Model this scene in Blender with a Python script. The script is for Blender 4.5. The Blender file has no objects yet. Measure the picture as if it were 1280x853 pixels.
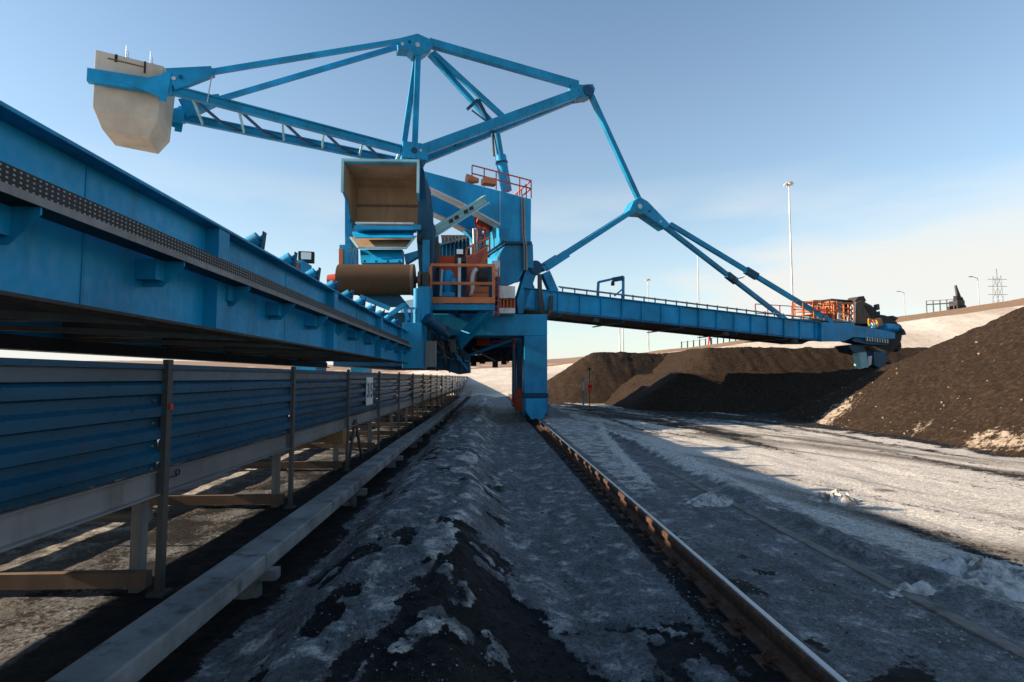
import bpy, math, random
import numpy as np
from mathutils import Vector, Matrix
random.seed(7)
R = math.radians
sc = bpy.context.scene
col = sc.collection

# ------------------------------------------------------------------ camera
FPX = 711.0                       # focal length in pixels of a 1280 px wide picture
YAW, PITCH = R(2.25), R(3.66)
CAM = Vector((0, 0, 1.6))
cd = bpy.data.cameras.new('camera')
cd.sensor_width = 36.0
cd.lens = 36.0 * FPX / 1280.0
cd.clip_start = 0.05
cd.clip_end = 6000
cam = bpy.data.objects.new('camera', cd)
col.objects.link(cam)
cam.location = CAM
cam.rotation_euler = (R(90) + PITCH, 0, -YAW)
sc.camera = cam
FWD = Vector((math.sin(YAW) * math.cos(PITCH), math.cos(YAW) * math.cos(PITCH), math.sin(PITCH)))
RGT = Vector((math.cos(YAW), -math.sin(YAW), 0))
UPV = RGT.cross(FWD)

# ------------------------------------------------------------------ world and sun
SUN_EL, SUN_A = R(23.2), R(2.0)    # low sun square on from the left
to_sun = Vector((-math.cos(SUN_EL) * math.cos(SUN_A), -math.cos(SUN_EL) * math.sin(SUN_A), math.sin(SUN_EL)))
w = bpy.data.worlds.new('World')
sc.world = w
w.use_nodes = True
nt = w.node_tree
nt.nodes.clear()
wo = nt.nodes.new('ShaderNodeOutputWorld')
bg = nt.nodes.new('ShaderNodeBackground')
sky = nt.nodes.new('ShaderNodeTexSky')
sky.sky_type = 'NISHITA'
sky.sun_disc = False
sky.sun_elevation = SUN_EL
sky.sun_rotation = math.atan2(to_sun.x, to_sun.y)
sky.altitude = 50
sky.air_density = 1.0
sky.dust_density = 0.25
sky.ozone_density = 1.2
bg.inputs['Strength'].default_value = 0.09
# thin clouds low in the sky, wherever one looks
tc = nt.nodes.new('ShaderNodeTexCoord')
mp = nt.nodes.new('ShaderNodeMapping')
mp.inputs['Scale'].default_value = (1.3, 1.3, 5.5)
mp.inputs['Location'].default_value = (2.0, 9.2, 3.85)
cn = nt.nodes.new('ShaderNodeTexNoise')
cn.inputs['Scale'].default_value = 1.2
cn.inputs['Detail'].default_value = 6
cn.inputs['Roughness'].default_value = 0.5
cr = nt.nodes.new('ShaderNodeValToRGB')
cr.color_ramp.elements[0].position = 0.44
cr.color_ramp.elements[0].color = (0, 0, 0, 1)
cr.color_ramp.elements[1].position = 0.565
cr.color_ramp.elements[1].color = (1, 1, 1, 1)
sx = nt.nodes.new('ShaderNodeSeparateXYZ')
hr = nt.nodes.new('ShaderNodeValToRGB')      # clouds only in a band near the horizon
hr.color_ramp.elements[0].position = 0.0
hr.color_ramp.elements[0].color = (0.8, 0.8, 0.8, 1)
hr.color_ramp.elements[1].position = 0.33
hr.color_ramp.elements[1].color = (0, 0, 0, 1)
e = hr.color_ramp.elements.new(0.16)
e.color = (0.95, 0.95, 0.95, 1)
mm = nt.nodes.new('ShaderNodeMath')
mm.operation = 'MULTIPLY'
mx = nt.nodes.new('ShaderNodeMix')
mx.data_type = 'RGBA'
mx.inputs['B'].default_value = (4.55, 4.2, 4.1, 1)
nt.links.new(tc.outputs['Generated'], mp.inputs['Vector'])
nt.links.new(mp.outputs['Vector'], cn.inputs['Vector'])
nt.links.new(cn.outputs['Fac'], cr.inputs['Fac'])
nt.links.new(tc.outputs['Generated'], sx.inputs['Vector'])
nt.links.new(sx.outputs['Z'], hr.inputs['Fac'])
nt.links.new(cr.outputs['Color'], mm.inputs[0])
nt.links.new(hr.outputs['Color'], mm.inputs[1])
vr = nt.nodes.new('ShaderNodeValToRGB')      # pale haze veil along the whole horizon
vr.color_ramp.elements[0].position = 0.0
vr.color_ramp.elements[0].color = (0.75, 0.75, 0.75, 1)
vr.color_ramp.elements[1].position = 0.62
vr.color_ramp.elements[1].color = (0, 0, 0, 1)
ev = vr.color_ramp.elements.new(0.10)
ev.color = (0.52, 0.52, 0.52, 1)
ev = vr.color_ramp.elements.new(0.30)
ev.color = (0.15, 0.15, 0.15, 1)
vm = nt.nodes.new('ShaderNodeMix')
vm.data_type = 'RGBA'
vm.inputs['B'].default_value = (3.75, 3.72, 3.72, 1)
nt.links.new(sx.outputs['Z'], vr.inputs['Fac'])
nt.links.new(vr.outputs['Color'], vm.inputs['Factor'])
nt.links.new(sky.outputs['Color'], vm.inputs['A'])
nt.links.new(mm.outputs['Value'], mx.inputs['Factor'])
nt.links.new(vm.outputs['Result'], mx.inputs['A'])
tint = nt.nodes.new('ShaderNodeMix')
tint.data_type = 'RGBA'
tint.blend_type = 'MULTIPLY'
tint.inputs['Factor'].default_value = 1.0
tint.inputs['B'].default_value = (0.98, 1.05, 1.02, 1)
nt.links.new(mx.outputs['Result'], tint.inputs['A'])
nt.links.new(tint.outputs['Result'], bg.inputs['Color'])
nt.links.new(bg.outputs['Background'], wo.inputs['Surface'])

sd = bpy.data.lights.new('sun', 'SUN')
sd.energy = 5.0
sd.angle = R(0.5)
sd.color = (1.0, 0.81, 0.60)
so = bpy.data.objects.new('sun', sd)
col.objects.link(so)
so.location = (-30, -5, 30)
so.rotation_euler = (-to_sun).to_track_quat('-Z', 'Y').to_euler()

sc.view_settings.view_transform = 'Standard'
sc.view_settings.look = 'None'
sc.view_settings.gamma = 1.0
sc.view_settings.use_curve_mapping = False
sc.view_settings.exposure = 1.2

# ------------------------------------------------------------------ measuring helpers
def ray(x, y):
    return (RGT * ((x - 640.0) / FPX) + UPV * ((426.5 - y) / FPX) + FWD)
def atY(x, y, Y):
    d = ray(x, y); return CAM + d * (Y / d.y)
def atX(x, y, X):
    d = ray(x, y); return CAM + d * (X / d.x)
def atZ(x, y, Z):
    d = ray(x, y); return CAM + d * ((Z - CAM.z) / d.z)
# the slewing superstructure lies along U, its width along N
ANG = R(18)
U = Vector((math.cos(ANG), math.sin(ANG), 0))
N = Vector((-math.sin(ANG), math.cos(ANG), 0))
PC = Vector((2.0, 24.5, 0))
ZV = Vector((0, 0, 1))
def atP(x, y, off=0.0):
    d = ray(x, y)
    p0 = PC + N * off
    t = (p0 - CAM).dot(N) / d.dot(N)
    return CAM + d * t

# ------------------------------------------------------------------ noise in numpy
def _h(ix, iy, seed):
    n = (ix.astype(np.int64) * 374761393 + iy.astype(np.int64) * 668265263 + seed * 974634777) & 0xffffffff
    n = ((n ^ (n >> 13)) * 1274126177) & 0xffffffff
    n = n ^ (n >> 16)
    return (n & 0xffff) / 65535.0
def vnoise(x, y, seed=0):
    x = np.asarray(x, float); y = np.asarray(y, float)
    ix = np.floor(x); iy = np.floor(y)
    fx = x - ix; fy = y - iy
    fx = fx * fx * (3 - 2 * fx); fy = fy * fy * (3 - 2 * fy)
    a = _h(ix, iy, seed); b = _h(ix + 1, iy, seed); c = _h(ix, iy + 1, seed); d = _h(ix + 1, iy + 1, seed)
    return (a * (1 - fx) + b * fx) * (1 - fy) + (c * (1 - fx) + d * fx) * fy
def fbm(x, y, octv=4, seed=0, gain=0.5):
    s = 0; a = 1; t = 0
    for i in range(octv):
        s = s + a * vnoise(x * 2 ** i, y * 2 ** i, seed + i * 17); t += a; a *= gain
    return s / t
def sstep(a, b, x):
    t = np.clip((x - a) / (b - a), 0, 1); return t * t * (3 - 2 * t)

# ------------------------------------------------------------------ materials
def newmat(name):
    m = bpy.data.materials.new(name); m.use_nodes = True
    t = m.node_tree
    return m, t, t.nodes['Principled BSDF']
def L(t, a, b): t.links.new(a, b)
def noise(t, scale, detail=4, vec=None, rough=0.55, stretch=None):
    n = t.nodes.new('ShaderNodeTexNoise')
    n.inputs['Scale'].default_value = scale; n.inputs['Detail'].default_value = detail
    n.inputs['Roughness'].default_value = rough
    g = t.nodes.new('ShaderNodeNewGeometry')
    if stretch:
        mpn = t.nodes.new('ShaderNodeMapping'); mpn.inputs['Scale'].default_value = stretch
        L(t, g.outputs['Position'], mpn.inputs['Vector']); L(t, mpn.outputs['Vector'], n.inputs['Vector'])
    else:
        L(t, g.outputs['Position'], n.inputs['Vector'])
    return n.outputs['Fac']
def ramp(t, fac, stops):
    r = t.nodes.new('ShaderNodeValToRGB')
    els = r.color_ramp.elements
    while len(els) < len(stops): els.new(0.5)
    for el, (p, c) in zip(els, stops):
        el.position = p
        el.color = (c, c, c, 1) if isinstance(c, (int, float)) else (*c, 1)
    L(t, fac, r.inputs['Fac'])
    return r.outputs['Color']
def mixc(t, fac, a, b):
    m = t.nodes.new('ShaderNodeMix'); m.data_type = 'RGBA'
    for s, v in ((m.inputs['Factor'], fac), (m.inputs['A'], a), (m.inputs['B'], b)):
        if hasattr(v, 'links') or hasattr(v, 'is_linked'): L(t, v, s)
        elif isinstance(v, (int, float)): s.default_value = v
        else: s.default_value = (*v, 1)
    return m.outputs['Result']
def mathn(t, op, a, b=None):
    m = t.nodes.new('ShaderNodeMath'); m.operation = op
    for s, v in zip(m.inputs, (a, b)):
        if v is None: continue
        if isinstance(v, (int, float)): s.default_value = v
        else: L(t, v, s)
    return m.outputs['Value']
def bump(t, bs, fac, strength=0.3, dist=0.02):
    b = t.nodes.new('ShaderNodeBump'); b.inputs['Strength'].default_value = strength; b.inputs['Distance'].default_value = dist
    L(t, fac, b.inputs['Height']); L(t, b.outputs['Normal'], bs.inputs['Normal'])
def painted(name, base, rough=0.42, dirt=(0.10, 0.095, 0.09), dirt_amt=0.5, scale=1.0, streak=True, rust=0.0, metal=0.0, var=0.25):
    m, t, b = newmat(name)
    n1 = noise(t, 0.9 * scale, 5)
    dark = tuple(c * (1 - var) for c in base); lite = tuple(min(1, c * (1 + var) + 0.004) for c in base)
    c = ramp(t, n1, [(0.3, dark), (0.7, lite)])
    oi = t.nodes.new('ShaderNodeObjectInfo')
    om = t.nodes.new('ShaderNodeMix'); om.data_type = 'RGBA'; om.blend_type = 'MULTIPLY'; om.inputs['Factor'].default_value = 1.0
    L(t, c, om.inputs['A']); L(t, ramp(t, oi.outputs['Random'], [(0.0, 0.84), (1.0, 1.14)]), om.inputs['B'])
    c = om.outputs['Result']
    n2 = noise(t, 5.0 * scale, 6, stretch=(1, 1, 0.16) if streak else None, rough=0.65)
    f2 = ramp(t, n2, [(0.52, 0.0), (0.78, dirt_amt)])
    c = mixc(t, f2, c, dirt)
    if rust > 0:
        n3 = noise(t, 7.0 * scale, 7, rough=0.7, stretch=(1, 1, 0.5))
        f3 = ramp(t, n3, [(0.66, 0.0), (0.72, rust)])
        c = mixc(t, f3, c, (0.11, 0.035, 0.012))
    L(t, c, b.inputs['Base Color'])
    n4 = noise(t, 14 * scale, 4)
    L(t, ramp(t, n4, [(0.3, rough - 0.1), (0.7, min(1, rough + 0.18))]), b.inputs['Roughness'])
    b.inputs['Metallic'].default_value = metal
    if metal == 0: b.inputs['Specular IOR Level'].default_value = 0.3
    bump(t, b, noise(t, 3.0 * scale, 5), 0.12, 0.02)
    return m
M = {}
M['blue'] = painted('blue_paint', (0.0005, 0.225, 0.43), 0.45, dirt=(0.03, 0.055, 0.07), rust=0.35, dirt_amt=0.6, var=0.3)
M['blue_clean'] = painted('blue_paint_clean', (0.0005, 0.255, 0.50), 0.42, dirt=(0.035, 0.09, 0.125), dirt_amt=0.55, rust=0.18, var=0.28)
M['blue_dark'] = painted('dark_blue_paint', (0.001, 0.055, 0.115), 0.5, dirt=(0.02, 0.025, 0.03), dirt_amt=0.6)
M['navy'] = painted('corrugated_blue', (0.001, 0.055, 0.105), 0.33, dirt=(0.04, 0.05, 0.06), dirt_amt=0.45, scale=1.2)
M['coal_lump'] = painted('coal_lump', (0.013, 0.012, 0.012), 0.5, dirt=(0.03, 0.025, 0.022), dirt_amt=0.5, streak=False, scale=4)
M['snow_crumb'] = painted('ice_crumb', (0.24, 0.245, 0.25), 0.5, dirt=(0.10, 0.10, 0.10), dirt_amt=0.6, streak=False, scale=4)
M['slate'] = painted('bluish_grey_sheet', (0.10, 0.125, 0.15), 0.42, dirt=(0.05, 0.055, 0.06), dirt_amt=0.5)
M['orange'] = painted('orange_paint', (0.50, 0.145, 0.05), 0.45, dirt_amt=0.55)
M['redorange'] = painted('red_orange_paint', (0.45, 0.055, 0.02), 0.5, dirt_amt=0.5)
M['red'] = painted('red_paint', (0.62, 0.03, 0.015), 0.4, dirt_amt=0.2)
M['galv'] = painted('galvanised_steel', (0.20, 0.195, 0.19), 0.5, dirt=(0.08, 0.06, 0.045), dirt_amt=0.7, metal=0.25, rust=0.4)
M['galv_dark'] = painted('weathered_galvanised', (0.075, 0.07, 0.063), 0.6, dirt=(0.04, 0.028, 0.02), dirt_amt=0.7, metal=0.2, rust=0.6)
M['white'] = painted('white_steel', (0.62, 0.62, 0.60), 0.5, dirt_amt=0.45)
M['beige'] = painted('beige_concrete_ballast', (0.56, 0.465, 0.375), 0.85, dirt=(0.38, 0.315, 0.255), dirt_amt=0.5, scale=0.8)
M['liner'] = painted('brown_dusty_liner', (0.33, 0.215, 0.13), 0.85, dirt=(0.19, 0.125, 0.08), dirt_amt=0.8)
M['steel'] = painted('pale_steel', (0.45, 0.45, 0.44), 0.4, metal=0.5, dirt_amt=0.6)
M['dark'] = painted('black_rubber', (0.018, 0.018, 0.02), 0.7, dirt=(0.06, 0.055, 0.05), dirt_amt=0.6)
M['darksteel'] = painted('dark_dusty_steel', (0.045, 0.042, 0.04), 0.6, dirt=(0.09, 0.06, 0.045), dirt_amt=0.8, rust=0.5)
M['rustbrown'] = painted('rusty_brown_plate', (0.13, 0.085, 0.06), 0.75, dirt=(0.05, 0.04, 0.035), dirt_amt=0.8)
M['cyan'] = painted('pale_cyan_plate', (0.30, 0.52, 0.56), 0.5, dirt_amt=0.5)  # on hood rim and leaning channel, sunlit blue paint put into colour
M['yellow'] = painted('yellow_paint', (0.75, 0.40, 0.03), 0.5, dirt_amt=0.3)
M['black_print'] = painted('black_print', (0.02, 0.02, 0.02), 0.6, dirt_amt=0.1)
M['wood'] = painted('weathered_timber', (0.20, 0.115, 0.05), 0.8, dirt_amt=0.5)
M['stone'] = painted('pale_rubble', (0.26, 0.21, 0.16), 0.9, dirt_amt=0.6, streak=False, scale=3)

def rubber_belt():
    m, t, b = newmat('brown_ribbed_belt')
    g = t.nodes.new('ShaderNodeNewGeometry')
    wv = t.nodes.new('ShaderNodeTexWave'); wv.inputs['Scale'].default_value = 9.0; wv.inputs['Distortion'].default_value = 0.8
    wv.bands_direction = 'DIAGONAL'
    L(t, g.outputs['Position'], wv.inputs['Vector'])
    c = ramp(t, wv.outputs['Fac'], [(0.2, (0.055, 0.031, 0.019)), (0.8, (0.10, 0.06, 0.037))])
    n = noise(t, 4, 6)
    c = mixc(t, ramp(t, n, [(0.45, 0.0), (0.75, 0.7)]), c, (0.065, 0.038, 0.024))
    L(t, c, b.inputs['Base Color']); b.inputs['Roughness'].default_value = 0.85; b.inputs['Specular IOR Level'].default_value = 0.15
    bump(t, b, wv.outputs['Fac'], 0.35, 0.012)
    return m
M['belt'] = rubber_belt()
def rail_steel():
    m, t, b = newmat('rusty_rail_web')
    n = noise(t, 18, 6, rough=0.7)
    c = ramp(t, n, [(0.3, (0.028, 0.014, 0.009)), (0.55, (0.07, 0.031, 0.016)), (0.75, (0.19, 0.085, 0.04))])
    L(t, c, b.inputs['Base Color']); b.inputs['Roughness'].default_value = 0.8
    bump(t, b, n, 0.5, 0.006)
    return m
M['rust'] = rail_steel()
def polished():
    m, t, b = newmat('polished_rail_head')
    n = noise(t, 30, 4, stretch=(1, 0.1, 1))
    L(t, ramp(t, n, [(0.3, (0.30, 0.30, 0.31)), (0.7, (0.48, 0.48, 0.48))]), b.inputs['Base Color'])
    b.inputs['Metallic'].default_value = 0.9
    L(t, ramp(t, n, [(0.3, 0.22), (0.7, 0.4)]), b.inputs['Roughness'])
    return m
M['polished'] = polished()
def concrete(name, a, bcol, sc_=1.0):
    m, t, b = newmat(name)
    n = noise(t, 2.2 * sc_, 7, rough=0.65)
    n2 = noise(t, 40 * sc_, 3)
    c = ramp(t, n, [(0.32, bcol), (0.62, a)])
    n3 = noise(t, 3.1 * sc_, 6, rough=0.7)
    c = mixc(t, ramp(t, n3, [(0.54, 0.0), (0.64, 0.75)]), c, tuple(x * 0.2 for x in a))
    L(t, c, b.inputs['Base Color']); b.inputs['Roughness'].default_value = 0.9
    bump(t, b, mathn(t, 'ADD', n, mathn(t, 'MULTIPLY', n2, 0.3)), 0.35, 0.02)
    return m
M['concrete'] = concrete('concrete', (0.22, 0.225, 0.225), (0.10, 0.10, 0.10))
M['kerb'] = concrete('kerb_concrete', (0.20, 0.18, 0.155), (0.09, 0.08, 0.07), 2)
def perforated():
    m, t, b = newmat('tray_steel_painted_lit_holes')
    g = t.nodes.new('ShaderNodeNewGeometry')
    v = t.nodes.new('ShaderNodeTexVoronoi'); v.inputs['Scale'].default_value = 40.0; v.inputs['Randomness'].default_value = 0.0
    mpn = t.nodes.new('ShaderNodeMapping'); mpn.inputs['Scale'].default_value = (1.0, 0.62, 1.0)
    L(t, g.outputs['Position'], mpn.inputs['Vector']); L(t, mpn.outputs['Vector'], v.inputs['Vector'])
    c = ramp(t, v.outputs['Distance'], [(0.22, (0.34, 0.36, 0.36)), (0.30, (0.014, 0.013, 0.012))])  # pale dots paint the light that shows through the holes
    n = noise(t, 3, 5)
    c = mixc(t, ramp(t, n, [(0.4, 0.0), (0.7, 0.5)]), c, (0.03, 0.026, 0.022))
    L(t, c, b.inputs['Base Color']); b.inputs['Roughness'].default_value = 0.6; b.inputs['Metallic'].default_value = 0.3
    return m
M['perforated'] = perforated()

def ground_material():
    # attributes coal (0..1) and snow (0..1) say what lies where; noise breaks it up
    m, t, b = newmat('dirty_packed_snow')
    at1 = t.nodes.new('ShaderNodeAttribute'); at1.attribute_name = 'coal'
    at2 = t.nodes.new('ShaderNodeAttribute'); at2.attribute_name = 'snow'
    fine = noise(t, 26, 8, rough=0.72)
    mid = noise(t, 5.0, 6, rough=0.62)
    strk = noise(t, 2.3, 6, rough=0.6, stretch=(2.2, 0.35, 1))
    grain = noise(t, 85, 5, rough=0.75)
    grain2 = noise(t, 30, 3, rough=0.6, stretch=(1, 0.8, 1))
    ice = ramp(t, mid, [(0.28, (0.085, 0.089, 0.095)), (0.48, (0.155, 0.162, 0.172)), (0.70, (0.28, 0.288, 0.30))])
    ice = mixc(t, ramp(t, strk, [(0.42, 0.0), (0.66, 0.55)]), ice, (0.050, 0.049, 0.048))
    snow = ramp(t, fine, [(0.3, (0.46, 0.43, 0.39)), (0.7, (0.74, 0.70, 0.645))])
    sm = mathn(t, 'ADD', at2.outputs['Fac'], mathn(t, 'MULTIPLY', mathn(t, 'SUBTRACT', mid, 0.5), 1.1))
    c = mixc(t, ramp(t, sm, [(0.38, 0.0), (0.62, 1.0)]), ice, snow)
    atd = t.nodes.new('ShaderNodeAttribute'); atd.attribute_name = 'dirt'
    dm = mathn(t, 'ADD', atd.outputs['Fac'], mathn(t, 'MULTIPLY', mathn(t, 'SUBTRACT', fine, 0.5), 0.9))
    c = mixc(t, ramp(t, dm, [(0.34, 0.0), (0.85, 0.9)]), c, (0.092, 0.070, 0.052))
    gm = t.nodes.new('ShaderNodeMix'); gm.data_type = 'RGBA'; gm.blend_type = 'MULTIPLY'; gm.inputs['Factor'].default_value = 1.0
    L(t, c, gm.inputs['A']); L(t, ramp(t, mathn(t, 'ADD', mathn(t, 'MULTIPLY', grain, 0.6), mathn(t, 'MULTIPLY', grain2, 0.4)), [(0.36, 0.22), (0.50, 0.85), (0.64, 1.6)]), gm.inputs['B'])
    c = gm.outputs['Result']
    coal = ramp(t, fine, [(0.3, (0.0045, 0.0045, 0.005)), (0.7, (0.018, 0.0175, 0.018))])
    cm = mathn(t, 'ADD', at1.outputs['Fac'], mathn(t, 'MULTIPLY', mathn(t, 'SUBTRACT', fine, 0.5), 1.3))
    cm = mathn(t, 'ADD', cm, mathn(t, 'MULTIPLY', mathn(t, 'SUBTRACT', mid, 0.5), 0.9))
    c = mixc(t, ramp(t, cm, [(0.44, 0.0), (0.56, 1.0)]), c, coal)
    L(t, c, b.inputs['Base Color'])
    L(t, ramp(t, mid, [(0.3, 0.55), (0.65, 0.9)]), b.inputs['Roughness'])
    b.inputs['Specular IOR Level'].default_value = 0.14
    bump(t, b, mathn(t, 'ADD', mathn(t, 'ADD', fine, mathn(t, 'MULTIPLY', grain, 0.5)), mathn(t, 'MULTIPLY', mid, 1.2)), 0.8, 0.03)
    return m
M['ground'] = ground_material()
def coal_material():
    m, t, b = newmat('brown_coal_heap')
    at = t.nodes.new('ShaderNodeAttribute'); at.attribute_name = 'snow'
    n = noise(t, 9, 8, rough=0.7); n1 = noise(t, 0.7, 5)
    c = ramp(t, n, [(0.3, (0.011, 0.0072, 0.0050)), (0.52, (0.031, 0.0208, 0.0142)), (0.72, (0.085, 0.058, 0.040))])
    c = mixc(t, ramp(t, n1, [(0.35, 0.0), (0.7, 0.5)]), c, (0.021, 0.0145, 0.0100))
    f = mathn(t, 'ADD', at.outputs['Fac'], mathn(t, 'MULTIPLY', mathn(t, 'SUBTRACT', noise(t, 5.5, 8, rough=0.82), 0.5), 2.6))
    c = mixc(t, ramp(t, f, [(0.48, 0.0), (0.62, 0.85)]), c, mixc(t, n, (0.16, 0.12, 0.085), (0.60, 0.50, 0.40)))
    L(t, c, b.inputs['Base Color']); b.inputs['Roughness'].default_value = 0.95; b.inputs['Specular IOR Level'].default_value = 0.08
    bump(t, b, n, 0.8, 0.06)
    return m
M['coal'] = coal_material()
def bank_material():
    m, t, b = newmat('snow_dusted_bank')
    n = noise(t, 0.16, 7, rough=0.6); n2 = noise(t, 1.4, 6, rough=0.7)
    c = ramp(t, n, [(0.34, (0.34, 0.28, 0.22)), (0.5, (0.47, 0.41, 0.345)), (0.68, (0.62, 0.57, 0.50))])
    c = mixc(t, ramp(t, n2, [(0.55, 0.0), (0.75, 0.5)]), c, (0.22, 0.165, 0.12))
    at = t.nodes.new('ShaderNodeAttribute'); at.attribute_name = 'soil'
    f = mathn(t, 'ADD', at.outputs['Fac'], mathn(t, 'MULTIPLY', mathn(t, 'SUBTRACT', n2, 0.5), 0.8))
    c = mixc(t, ramp(t, f, [(0.4, 0.0), (0.6, 1.0)]), c, (0.20, 0.125, 0.075))
    L(t, c, b.inputs['Base Color']); b.inputs['Roughness'].default_value = 0.95
    bump(t, b, n2, 0.4, 0.3)
    return m
M['bank'] = bank_material()
def hill_material():
    m, t, b = newmat('far_snowy_hill')
    n = noise(t, 0.022, 8, rough=0.7, stretch=(1, 1, 3)); n2 = noise(t, 0.09, 6, rough=0.75)
    f = mathn(t, 'ADD', n, mathn(t, 'MULTIPLY', n2, 0.5))
    at = t.nodes.new('ShaderNodeAttribute'); at.attribute_name = 'soil'
    f = mathn(t, 'ADD', f, mathn(t, 'MULTIPLY', at.outputs['Fac'], 0.5))
    c = ramp(t, f, [(0.80, (0.72, 0.69, 0.65)), (0.95, (0.40, 0.28, 0.20)), (1.0, (0.22, 0.14, 0.095))])
    L(t, c, b.inputs['Base Color']); b.inputs['Roughness'].default_value = 0.95
    return m
M['hill'] = hill_material()
def snow_material():
    m, t, b = newmat('lumpy_snow')
    n = noise(t, 18, 7, rough=0.7)
    n2 = noise(t, 6, 5)
    c = ramp(t, n, [(0.3, (0.26, 0.255, 0.25)), (0.65, (0.60, 0.59, 0.575))])
    c = mixc(t, ramp(t, n2, [(0.48, 0.0), (0.62, 0.85)]), c, (0.08, 0.076, 0.07))
    L(t, c, b.inputs['Base Color']); b.inputs['Roughness'].default_value = 0.8
    bump(t, b, n, 0.6, 0.02)
    return m
M['snow'] = snow_material()
def glassy():
    m, t, b = newmat('cabin_glass')
    b.inputs['Base Color'].default_value = (0.12, 0.20, 0.22, 1); b.inputs['Roughness'].default_value = 0.08
    b.inputs['Metallic'].default_value = 0.3
    return m
M['glass'] = glassy()
def lampglass():
    m, t, b = newmat('lamp_glass')
    b.inputs['Base Color'].default_value = (0.85, 0.85, 0.80, 1); b.inputs['Roughness'].default_value = 0.15
    return m
M['lampglass'] = lampglass()

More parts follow.
